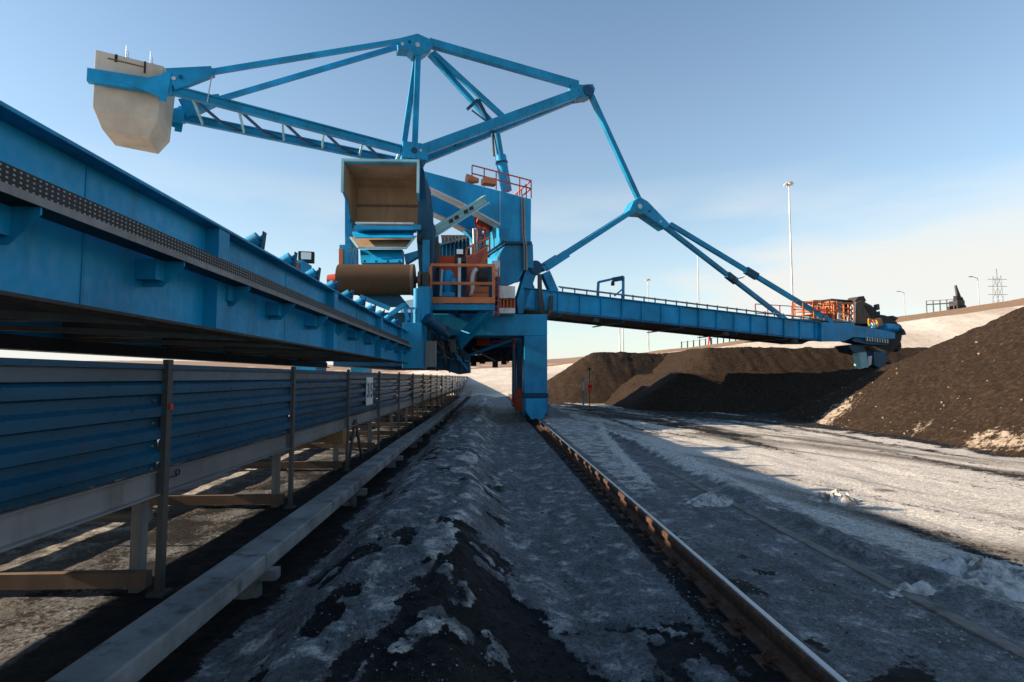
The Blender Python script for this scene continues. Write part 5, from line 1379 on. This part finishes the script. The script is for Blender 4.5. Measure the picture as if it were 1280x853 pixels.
# ---------------- boom
def boom():
    WB = 1.2
    o1 = -WB
    a_t = atP(655, 360, o1); b_t = atP(1028, 404, o1)
    a_b = atP(655, 387, o1); b_b = atP(1028, 427, o1)
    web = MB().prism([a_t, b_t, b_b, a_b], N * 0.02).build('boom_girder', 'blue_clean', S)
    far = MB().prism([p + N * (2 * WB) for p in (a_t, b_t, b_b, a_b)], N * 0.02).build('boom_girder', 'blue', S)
    for oo in (0.0, 2 * WB):
        mb = MB(); mb.beam(a_t + N * oo, b_t + N * oo, 0.22, 0.03); mb.build('boom_flange', 'blue', S)
        mb = MB(); mb.beam(a_b + N * oo, b_b + N * oo, 0.22, 0.03); mb.build('boom_flange', 'blue_dark', S)
    # closed underside
    MB().prism([a_b + ZV * 0.05, b_b + ZV * 0.05, b_b + N * 2 * WB + ZV * 0.05, a_b + N * 2 * WB + ZV * 0.05], ZV * 0.04).build('boom_floor', 'darksteel', S)
    h = (a_t.z - a_b.z)
    nst = 16
    for i in range(nst):
        f = (i + 0.5) / nst
        p = a_t.lerp(b_t, f); q = a_b.lerp(b_b, f)
        MB().beam(q - N * 0.035 + ZV * 0.02, p - N * 0.035 - ZV * 0.02, 0.045, 0.07, N).build('stiffener', 'blue', web)
        if i % 3 == 1:
            c = q - ZV * 0.10
            MB().beam(c - N * 0.2, c + N * (2 * WB + 0.2), 0.08, 0.05).build('floor_beam', 'blue_dark', S)
    # belt on idlers and handrail conduits above the boom
    sl = (b_t - a_t)
    MB().beam(a_t.lerp(b_t, 0.12) + ZV * 0.05 + N * WB, b_t + ZV * 0.05 + N * WB, 1.5, 0.03).build('boom_belt', 'dark', S)
    MB().tube(a_t.lerp(b_t, 0.10) + ZV * 0.20 - N * 0.02, b_t + ZV * 0.16 - N * 0.02, 0.035, 0.035, 8).build('conduit', 'galv', S)
    MB().tube(a_t.lerp(b_t, 0.10) + ZV * 0.25 + N * 0.15, b_t + ZV * 0.20 + N * 0.15, 0.03, 0.03, 8).build('conduit', 'galv_dark', S)
    bk = meshof(MB().beam((0, 0, 0.016), (0, 0, 0.27), 0.05, 0.05), 'idler_bracket', 'blue')
    for i in range(26):
        f = 0.11 + 0.88 * i / 25
        piece('idler_bracket', bk, S, a_t.lerp(b_t, f) - ZV * 0.0 + N * 0.1)
    # gantry frame over the boom
    g0 = atP(747, 371, o1 + .15); g1 = atP(779, 375, o1 + .15)
    t0 = atP(748, 353, o1 + .15); t1 = atP(779, 346, o1 + .15)
    gf = MB(); gf.beam(g0, t0, 0.09, 0.09, U); gf.beam(g1, t1, 0.09, 0.09, U); gf.beam(t0, t1, 0.09, 0.10)
    gf.beam(atP(768, 370, o1 + .15), atP(779, 361, o1 + .15), 0.06, 0.06)
    go = gf.build('gantry_frame', 'blue', S)
    MB().beam(atP(766, 350, o1 + .15), atP(778, 348, o1 + .15), 0.14, 0.2).build('hoist', 'blue_dark', go)
    MB().tube(atP(766, 352, o1 + .15), atP(766, 357, o1 + .15), 0.07, 0.09, 10).build('hook_block', 'dark', go)
    # hoses looping from tower to boom
    for dx in (0, 3, 6):
        pts = [atP(673 + dx * .5, 343, o1 - .15), atP(673 + dx * .6, 365, o1 - .2), atP(674 + dx, 385, o1 - .25), atP(678 + dx * .6, 395 - dx * .3, o1 - .25), atP(685, 395 - dx * .3, o1 - .25), atP(690 - dx * .6, 388, o1 - .2), atP(691 - dx * .5, 370, o1 - .15)]
        MB().pipe(pts, 0.04, 8).build('hose_loop', 'galv_dark', S)
    MB().beam(atP(681, 341, o1 + .1), atP(692, 366, o1 + .1), 0.3, 0.36, U).build('boom_strut', 'blue', S)
    mb = MB(); mb.beam(atP(681, 341, o1 + .1) + N * 2.1, atP(692, 366, o1 + .1) + N * 2.1, 0.3, 0.36, U); mb.build('boom_strut', 'blue', S)
    for x in (722, 800, 880, 935):
        p = atP(x, 0, o1)  # small lamps hung below
    for f, k in ((0.20, 0), (0.62, 1), (0.88, 1)):
        c = a_b.lerp(b_b, f) - ZV * 0.16 - N * 0.1
        mb = MB(); mb.obox(c, U * 0.12, N * 0.1, ZV * 0.08); mb.beam(c, c + ZV * 0.16, 0.03, 0.03); mb.build('boom_lamp', 'darksteel', S)
    # ---- tip
    e1 = o1 - 0.16
    tip = plate([(1027, 403), (1068, 404), (1068, 421), (1055, 427), (1027, 427)], e1, 0.14, 'tip_girder', 'blue_clean', 0.01)
    pf = [atP(x, y, e1) + N * (2 * WB + 0.2) for x, y in [(1027, 403), (1068, 404), (1068, 421), (1055, 427), (1027, 427)]]
    MB().prism(pf, N * 0.14).build('tip_girder', 'blue', S)
    # tip deck
    d0 = atP(990, 400, o1); d1 = atP(1068, 404, o1)
    MB().prism([d0 + ZV * 0.03, d1 + ZV * 0.03, d1 + N * 2.4 + ZV * 0.03, d0 + N * 2.4 + ZV * 0.03], ZV * 0.05).build('tip_deck', 'galv', S)
    railing(S, [d0 + ZV * .08 - N * .05, atP(1068, 403, o1 - .05) + ZV * .08], 0.85, 'orange', 0.75, 0.02, (1.0, 0.5))
    railing(S, [d0 + ZV * .08 + N * 2.4, d1 + ZV * .08 + N * 2.4], 1.0, 'redorange', 0.8, 0.02, (1.0, 0.5))
    # upper access platform with orange rails
    u0 = atP(1017, 393, -0.4); u1 = atP(1047, 393, -0.4)
    MB().prism([u0, u1, u1 + N * 1.2, u0 + N * 1.2], ZV * 0.06).build('access_platform', 'orange', S)
    railing(S, [u0, u1, u1 + N * 1.2, u0 + N * 1.2, u0], 0.72, 'orange', 0.5, 0.026, (1.0, 0.66, 0.33, 0.05))
    for x in (1018, 1030, 1046): MB().beam(atP(x, 393, -0.35), atP(x, 403, -0.35), 0.06, 0.06).build('platform_leg', 'orange', S)
    for i, x in enumerate((1022, 1032, 1040)):
        plate([(x, 384), (x + 5, 384), (x + 5, 393), (x, 393)], -0.1 + 0.2 * i, 0.3, 'drive_unit', 'redorange', 0.02)
    # operator cabin
    cb = plate([(1041, 375), (1068, 377), (1068, 402), (1041, 402)], 0.1, 1.5, 'operator_cabin', 'rustbrown', 0.02)
    plate([(1039, 373.5), (1070, 376), (1070, 377.5), (1039, 375.2)], 0.0, 1.7, 'cabin_roof', 'dark', 0, cb)
    plate([(1046, 377), (1053, 377.5), (1053, 385), (1046, 385)], 0.06, 0.035, 'cabin_window', 'glass', 0, cb)
    plate([(1056, 379), (1063, 379), (1063, 385), (1056, 385)], 0.06, 0.035, 'cabin_window', 'dark', 0, cb)
    plate([(1046, 387), (1052, 387), (1052, 401), (1046, 401)], 0.05, 0.045, 'cabin_door', 'steel', 0, cb)
    railing(S, [atP(1041, 402, -0.3), atP(1068, 402, -0.3)], 1.0, 'orange', 0.42, 0.03, (1.0, 0.72, 0.4, 0.1))
    plate([(1066, 380), (1069.5, 380), (1069.5, 404), (1066, 404)], -0.5, 0.15, 'cabin_post', 'steel', 0)
    railing(S, [atP(1048, 399, -0.9), atP(1060, 403, -1.1)], 0.3, 'steel', 0.4, 0.03, (1.0, 0.1))
    # wheel arm housing
    plate([(1070, 378), (1078, 376), (1090, 382), (1100, 394), (1106, 405), (1070, 405)], -0.35, 0.9, 'wheel_guard', 'rustbrown', 0.02)
    plate([(1069, 376), (1073, 371), (1080, 370), (1083, 376), (1078, 381), (1070, 381)], -0.2, 0.6, 'chute_top', 'darksteel', 0.02)
    plate([(1080, 381), (1092, 384), (1101, 396), (1090, 398)], -0.375, 0.02, 'rubber_apron', 'dark')
    plate([(1096, 381), (1099, 380), (1100, 387), (1097, 388)], -0.3, 0.2, 'guard_bracket', 'darksteel')
    # bucket wheel
    cpx = (1097, 419); c = atP(*cpx, 0.15)
    rad = 1.12
    ax = (N + U * 0.55).normalized(); wu = ZV.cross(ax).normalized()
    wh = MB().tube(c - ax * 0.28, c + ax * 0.28, rad, rad, 48).build('bucket_wheel', 'rustbrown', S)
    MB().tube(c - ax * 0.33, c - ax * 0.281, rad * 0.93, rad * 0.88, 48).build('wheel_face', 'darksteel', wh)
    MB().tube(c - ax * 0.45, c - ax * 0.331, 0.4, 0.35, 24).build('wheel_hub', 'blue_dark', wh)
    for k in range(8):
        t_ = k * math.pi / 4 + 0.62
        rd = wu * math.cos(t_) + ZV * math.sin(t_); tg = wu * -math.sin(t_) + ZV * math.cos(t_)
        b0 = c + rd * (rad - 0.02)
        prof = [b0 - tg * 0.24, b0 + tg * 0.22, b0 + tg * 0.24 + rd * 0.20, b0 - tg * 0.05 + rd * 0.16]
        low = math.sin(t_) < -0.55
        MB().prism([p - ax * 0.34 for p in prof], ax * 0.68).build('bucket', 'darksteel', wh, 0.015)
    # drive on the near side: gear box, motor, guard
    plate([(1066, 407), (1086, 409), (1119, 416), (1119, 424), (1066, 422)], -1.25, 0.8, 'gear_box', 'blue', 0.02)
    plate([(1066, 422.5), (1113, 424.5), (1108, 432), (1085, 431), (1066, 427)], -1.15, 0.7, 'wheel_arm', 'blue_dark', 0.02)
    rb = meshof(MB().obox((0, 0, 0), U * 0.03, N * 0.05, ZV * 0.11), 'rib', 'steel')
    for i in range(9): piece('rib', rb, S, atP(1083 + i * 3.2, 424 + i * 0.35, -1.22))
    m0 = atP(1104, 410, -1.0); m1 = atP(1119, 411, -1.0)
    mo = MB().tube(m0, m1, 0.24, 0.24, 18).build('wheel_motor', 'blue', S)
    MB().tube(m1, m1 + U * 0.16, 0.27, 0.27, 18).build('fan_cowl', 'blue_dark', mo)
    plate([(1095, 399), (1102, 398), (1104, 407), (1097, 408)], -1.2, 0.4, 'coupling_guard', 'orange', 0.02)
    railing(S, [atP(1086, 408, -1.25), atP(1097, 409, -1.25)], 0.38, 'yellow', 0.45, 0.025, (1.0,))
    mb = MB(); mb.tube(atP(1090, 407, -1.1), atP(1095, 407, -1.1), 0.16, 0.16, 14); mb.build('brake_unit', 'cyan', S)
    # discharge chute at the foot of the wheel
    plate([(1060, 432), (1078, 430), (1084, 444), (1066, 440)], -0.9, 0.8, 'chute_plate', 'blue_dark')
    plate([(1074, 441), (1083, 440), (1086, 459), (1077, 461)], -1.0, 0.4, 'scoop_plate', 'cyan')
    plate([(1085, 446), (1090, 445), (1089, 456), (1086, 458)], -0.9, 0.4, 'scoop_plate', 'steel')
    plate([(1092, 440), (1109, 440), (1107, 456), (1100, 461), (1093, 457)], -0.8, 0.6, 'lower_bucket', 'blue_dark', 0.02)
boom()

# ================================================================== SMALLER THINGS
def mast(px, ytop, ybase, Y, label, r=0.16, head='crown'):
    a = atY(px[0], ytop, Y); b = atY(px[1], ybase, Y)
    x = a.x
    t = thing('light_mast', label, 'light mast', (x, Y, 0), 'light masts round the stockyard')
    MB().tube((x, Y, 0), (x, Y, a.z), r * 1.5, r * 0.7, 12).build('pole', 'steel', t)
    if head == 'crown':
        MB().tube((x, Y, a.z), (x, Y, a.z + r), r * 4.5, r * 4.5, 16).build('lamp_ring', 'galv', t)
        lm = meshof(MB().box(-r * 1.3, r * 1.3, -r, r, -r * 1.6, -0.01), 'lamp_head', 'white')
        for k in range(6):
            an = k * math.pi / 3 + 0.3
            piece('lamp_head', lm, t, (x + r * 4.2 * math.cos(an), Y + r * 4.2 * math.sin(an), a.z))
    elif head == 'arm':
        MB().beam((x, Y, a.z), (x - r * 12, Y, a.z + r * 3), r, r).build('arm', 'galv', t)
        MB().box(x - r * 20, x - r * 12, Y - r * 2, Y + r * 2, a.z + r * 2.4, a.z + r * 4).build('lamp_head', 'galv', t)
mast((986, 992), 230, 400, 70, 'tallest white light mast with a crown of lamps, rising past the boom tip', 0.11)
mast((809.5, 812), 350, 445, 95, 'thin light mast behind the middle of the boom with a flat lamp crown', 0.09)
mast((872, 877), 318, 440, 90, 'bare tall mast between the two boom stays', 0.10, None)
mast((774, 775), 380, 445, 105, 'grey mast just left of the pair of heaps, nearer the hill gap', 0.13, None)
mast((778.5, 779), 384, 445, 112, 'twin thin mast standing right beside the grey mast', 0.11, None)
mast((1222, 1223), 348, 385, 120, 'curved street lamp on the embankment left of the pylon', 0.10, 'arm')
mast((1130, 1131), 366, 392, 150, 'faint far street lamp behind the bucket wheel', 0.10, 'arm')
def pylon():
    Y = 230; c = atY(1246, 345, Y); bz = atY(1246, 385, Y).z - 4
    t = thing('power_pylon', 'lattice power pylon with cross arms on the skyline at far right', 'pylon', (c.x, Y, 0))
    H = c.z
    mb = MB()
    for sx_ in (-1, 1):
        for sy_ in (-1, 1): mb.beam((c.x + sx_ * 2.2, Y + sy_ * 2.2, 0), (c.x + sx_ * 0.9, Y + sy_ * 0.9, H), 0.18, 0.18)
    for i in range(9):
        z0 = H * i / 9; z1 = H * (i + 1) / 9; w0 = 2.2 - 1.3 * i / 9; w1 = 2.2 - 1.3 * (i + 1) / 9
        for sy_ in (-1, 1):
            mb.beam((c.x - w0, Y + sy_ * w0, z0), (c.x + w1, Y + sy_ * w1, z1), 0.08, 0.08); mb.beam((c.x + w0, Y + sy_ * w0, z0), (c.x - w1, Y + sy_ * w1, z1), 0.08, 0.08)
    mb.build('tower', 'galv', t)
    for z in (H - 1.5, H - 4.5, H - 8):
        MB().beam((c.x - 4.2, Y, z), (c.x + 4.2, Y, z), 0.14, 0.18).build('cross_arm', 'galv', t)
    MB().beam((c.x, Y, H), (c.x, Y, H + 3.0), 0.2, 0.2).build('peak', 'galv', t)
pylon()
def excavator():
    Y = 77; b = atY(1196, 382, Y); z0 = b.z - 0.6
    t = thing('excavator', 'dark excavator with raised folded arm parked on the embankment crest', 'excavator', (b.x, Y, z0))
    s = 1.0
    def bx(x0, x1, y0, y1, a, c): return MB().box(b.x + x0, b.x + x1, Y + y0, Y + y1, z0 + a, z0 + c)
    bx(-0.95, 0.95, -1.5, -0.9, 0, 0.55).build('track', 'dark', t, 0.08); bx(-0.95, 0.95, 0.9, 1.5, 0, 0.55).build('track', 'dark', t, 0.08)
    bx(-0.9, 0.9, -1.2, 1.2, 0.56, 1.3).build('body', 'darksteel', t, 0.06); bx(-0.85, 0.0, -1.1, -0.1, 1.31, 2.0).build('cab', 'dark', t, 0.05)
    p = Vector((b.x + 0.3, Y, z0 + 1.3))
    MB().beam(p, p + Vector((-0.35, 0, 2.3)), 0.35, 0.4, U).build('boom_arm', 'darksteel', t)
    MB().beam(p + Vector((-0.35, 0, 2.3)), p + Vector((0.6, 0, 0.5)), 0.28, 0.32, U).build('dipper_arm', 'darksteel', t)
    MB().prism([p + Vector((0.6, -0.5, 0.6)), p + Vector((0.95, -0.5, 0.2)), p + Vector((0.7, -0.5, -0.3)), p + Vector((0.4, -0.5, 0.2))], (0, 1, 0)).build('bucket', 'dark', t)
    t.scale = (0.62, 0.62, 0.95)
ex_ = excavator()
def barrier():
    Y = 76; a = atY(1158, 381, Y); b = atY(1192, 379, Y)
    t = thing('guard_rail', 'thin steel guard rail on the embankment beside the dark excavator', 'guard rail', (a.x, Y, a.z - 1))
    MB().beam(a, b, 0.08, 0.16).build('rail', 'galv', t); MB().beam(a + ZV * 0.5, b + ZV * 0.5, 0.06, 0.06).build('rail', 'galv', t)
    pm = meshof(MB().beam((0, 0, -1.2), (0, 0, 0.55), 0.1, 0.1), 'post', 'galv')
    for i in range(5): piece('post', pm, t, a.lerp(b, i / 4))
barrier()
def red_frame():
    Y = 78; a = atY(884, 432, Y); b = atY(890, 432, Y); c = atY(887, 416, Y)
    t = thing('lifting_frame', 'small red A shaped lifting frame on the bank below the boom', 'lifting frame', (a.x, Y, a.z - 1))
    MB().beam(Vector((a.x, Y, a.z - 1.2)), c, 0.16, 0.16, U).build('leg', 'red', t)
    MB().beam(Vector((b.x, Y, a.z - 1.2)), c, 0.12, 0.12, U).build('leg', 'blue_dark', t)
    MB().obox(Vector((a.x - 0.1, Y, a.z - 0.4)), Vector((0.3, 0, 0)), Vector((0, 0.3, 0)), Vector((0, 0, 0.3))).build('winch_box', 'red', t)
red_frame()
def bank_posts():
    pm = meshof(MB().box(-0.06, 0.06, -0.06, 0.06, -0.8, 0.9), 'fence_post', 'galv_dark')
    t = thing('post_fence', 'row of short fence posts along the pale bank behind the boom', 'fence', tuple(atY(900, 431, 75)))
    for px in np.arange(852, 985, 7.5):
        p = atY(px, crestline(bt, px), 74.6); piece('fence_post', pm, t, p)
    a = atY(852, crestline(bt, 852), 74.6); b = atY(977, crestline(bt, 977), 74.6)
    MB().beam(a + ZV * 0.75, b + ZV * 0.75, 0.03, 0.03).build('wire', 'galv_dark', t)
bank_posts()
def mesh_fence():
    Y = 44; a = atY(1122, 444, Y); b = atY(1185, 444, Y)
    t = thing('wire_fence', 'low wire mesh fence at the foot of the pale embankment', 'fence', (a.x, Y, 0))
    pm = meshof(MB().tube((0, 0, 0), (0, 0, a.z + 0.35), 0.03, 0.03, 6), 'post', 'galv_dark')
    n = 16
    for i in range(n + 1): piece('post', pm, t, (a.x + (b.x - a.x) * i / n, Y, 0))
    for k in range(5):
        z = a.z - 0.25 + 0.15 * k
        MB().tube((a.x, Y, z), (b.x, Y, z), 0.012, 0.012, 5).build('wire', 'galv_dark', t)
mesh_fence()
def call_post():
    g0 = atZ(729, 513, 0.07); Y = g0.y
    t = thing('call_post', 'red call box on a thin post beside a blue pole, base frozen in snow', 'call box', (g0.x, Y, 0))
    a = atY(737, 485, Y)
    MB().box(a.x - 0.02, a.x + 0.02, Y - 0.02, Y + 0.02, 0.0, atY(737, 463, Y).z).build('post', 'galv_dark', t)
    o = MB().box(a.x - 0.10, a.x + 0.10, Y - 0.16, Y - 0.021, a.z - 0.21, a.z + 0.19).build('call_box', 'red', t, 0.02)
    MB().box(a.x - 0.06, a.x + 0.06, Y - 0.18, Y - 0.161, a.z + 0.03, a.z + 0.10).build('hood', 'dark', o)
    b = atY(729, 472, Y)
    MB().box(b.x - 0.035, b.x + 0.035, Y - 0.03, Y + 0.03, 0.0, b.z).build('pole', 'blue', t)
    MB().beam((b.x, Y, b.z - 0.02), (a.x, Y, b.z - 0.02), 0.03, 0.03).build('cross_bar', 'blue', t)
    MB().box(b.x - 0.035, b.x + 0.036, Y - 0.05, Y - 0.031, b.z - 0.6, b.z - 0.2).build('pale_strip', 'cyan', t)  # pale cyan strip over the front of the pole
    c = atY(737, 463, Y); MB().tube((c.x, Y, c.z), (c.x, Y, c.z + 0.12), 0.07, 0.05, 12).build('beacon', 'dark', t)
    MB().box(b.x - 0.2, a.x + 0.25, Y - 0.2, Y + 0.2, 0.0, 0.14).build('base_plate', 'darksteel', t, 0.02)
call_post()

def lump(name, label, c, r, seed, n=44, mat='snow'):
    """irregular heap of frozen clods: displaced dome resting on the ground"""
    ths = np.linspace(0, 2 * np.pi, n * 2, endpoint=False); rs = np.linspace(0, 1, n)
    T, Q = np.meshgrid(ths, rs)
    rim = 1 + 0.35 * (fbm(np.cos(T) * 1.5 + seed, np.sin(T) * 1.5, 3, seed) - 0.5)
    X = c[0] + r[0] * Q * np.cos(T) * rim; Y = c[1] + r[1] * Q * np.sin(T) * rim
    k = 1.0 / max(r[0], r[1])
    cl = np.abs(fbm(X * 6.0 * k, Y * 7.5 * k, 4, seed + 2, 0.6) - 0.5) * 2
    H = (1 - Q ** 3) * (0.15 + 1.9 * (1 - cl) * fbm(X * 2.6 * k, Y * 3.0 * k, 3, seed + 9) - 0.25)
    H += (1 - Q) * 0.5 * (vnoise(X * 22, Y * 19, seed + 5) - 0.4)
    Z = c[2] + r[2] * np.maximum(H, -0.2) - 0.03
    X = np.concatenate([X, X[:, :1]], 1); Y = np.concatenate([Y, Y[:, :1]], 1); Z = np.concatenate([Z, Z[:, :1]], 1)
    o = grid(name, X, Y, Z, mat)
    return setp(o, label, 'snow heap', 'snow heaps in the yard')
p = atZ(878, 628, 0.12); lump('snow_heap', 'dirty snow clods at the end of the ploughed ridge on the slab', (p.x, p.y, 0.10), (0.45, 0.28, 0.12), 11)
p = atZ(1040, 625, 0.1); lump('snow_heap', 'bright white snow clods lying in the sun beyond the shadow edge', (p.x, p.y, 0.05), (0.40, 0.30, 0.14), 13)
p = atZ(1235, 720, 0.1); lump('snow_heap', 'broad snow bank at the right edge just inside the shadow', (p.x, p.y, 0.05), (0.75, 0.55, 0.15), 17)
p = atZ(1170, 745, 0.1); lump('snow_heap', 'low crumbling snow ridge in front of the broad snow bank', (p.x, p.y, 0.05), (0.7, 0.30, 0.10), 19)
def rubble():
    # single pale stones and snow clods on the right heap: too many and too small to count
    mb = MB(); rnd = random.Random(5)
    for i in range(800):
        x = 10.3 + abs(rnd.gauss(0, 2.2)); y = rnd.uniform(8, 20.5)
        z = float(right_heap(np.array([[x]]), np.array([[y]]))[0, 0])
        if z < -0.1: continue
        r = 0.008 + 0.04 * rnd.random() ** 5
        c = Vector((x, y, max(z, 0.02) + r * 0.3))
        vs = [c + Vector((dx * rnd.uniform(.6, 1.3), dy * rnd.uniform(.6, 1.3), dz * rnd.uniform(.5, 1.1))) * r for dx, dy, dz in ((1, 0, 0), (-1, 0, 0), (0, 1, 0), (0, -1, 0), (0, 0, 1), (0, 0, -1))]
        mb.add(vs, [(0, 2, 4), (2, 1, 4), (1, 3, 4), (3, 0, 4), (2, 0, 5), (1, 2, 5), (3, 1, 5), (0, 3, 5)])
    o = mb.build('rubble', 'stone'); setp(o, 'scattered pale stones on the tall right hand coal heap', None, None, 'stuff')
rubble()
def scatter(name, label, mat, n, seed, rmin, rmax, pw, dens):
    """many small angular clods, one mesh: nobody could count them"""
    rg = np.random.default_rng(seed)
    y = 1.6 * np.exp(rg.random(n) * 1.95); x = rg.uniform(-1.55, 2.8, n)
    keep = (rg.random(n) < dens(x, y)) & (np.abs(x - RAIL_X) > 0.12)
    x = x[keep]; y = y[keep]; z = ground_z(x, y); m = len(x)
    r = rmin + (rmax - rmin) * rg.random(m) ** pw
    base = np.array([(1, 0, 0), (-1, 0, 0), (0, 1, 0), (0, -1, 0), (0, 0, 1), (0, 0, -1)], float)
    v = base[None] * rg.uniform(0.5, 1.35, (m, 6, 1)) + rg.uniform(-0.25, 0.25, (m, 6, 3))
    v[:, :, 2] *= 0.75
    v = v * r[:, None, None] + np.stack([x, y, z + r * 0.25], -1)[:, None, :]
    f = np.array([(0, 2, 4), (2, 1, 4), (1, 3, 4), (3, 0, 4), (2, 0, 5), (1, 2, 5), (3, 1, 5), (0, 3, 5)])
    f = (f[None] + (np.arange(m) * 6)[:, None, None]).reshape(-1, 3)
    me = bpy.data.meshes.new(name)
    me.vertices.add(m * 6); me.vertices.foreach_set('co', v.reshape(-1))
    me.loops.add(f.size); me.loops.foreach_set('vertex_index', f.ravel().astype(np.int32))
    me.polygons.add(len(f)); me.polygons.foreach_set('loop_start', np.arange(0, f.size, 3, dtype=np.int32))
    me.update(calc_edges=True); me.materials.append(M[mat])
    o = bpy.data.objects.new(name, me); col.objects.link(o)
    setp(o, label, None, None, 'stuff')
scatter('coal_crumbs', 'coal crumbs strewn over the trodden snow', 'coal_lump', 30000, 8, 0.002, 0.013, 4,
        lambda x, y: 0.01 + 0.9 * coal_patch(x, y) + 0.10 * sstep(0.55, 0.7, fbm(x * 2, y * 1.5, 3, 910)))
scatter('ice_crumbs', 'crumbled ice and frozen snow bits on the mound and path', 'snow_crumb', 24000, 9, 0.002, 0.013, 4,
        lambda x, y: 0.75 * sstep(0.45, 0.65, fbm(x * 2.2, y * 1.4, 4, 920)) * (1 - 0.75 * coal_patch(x, y)))
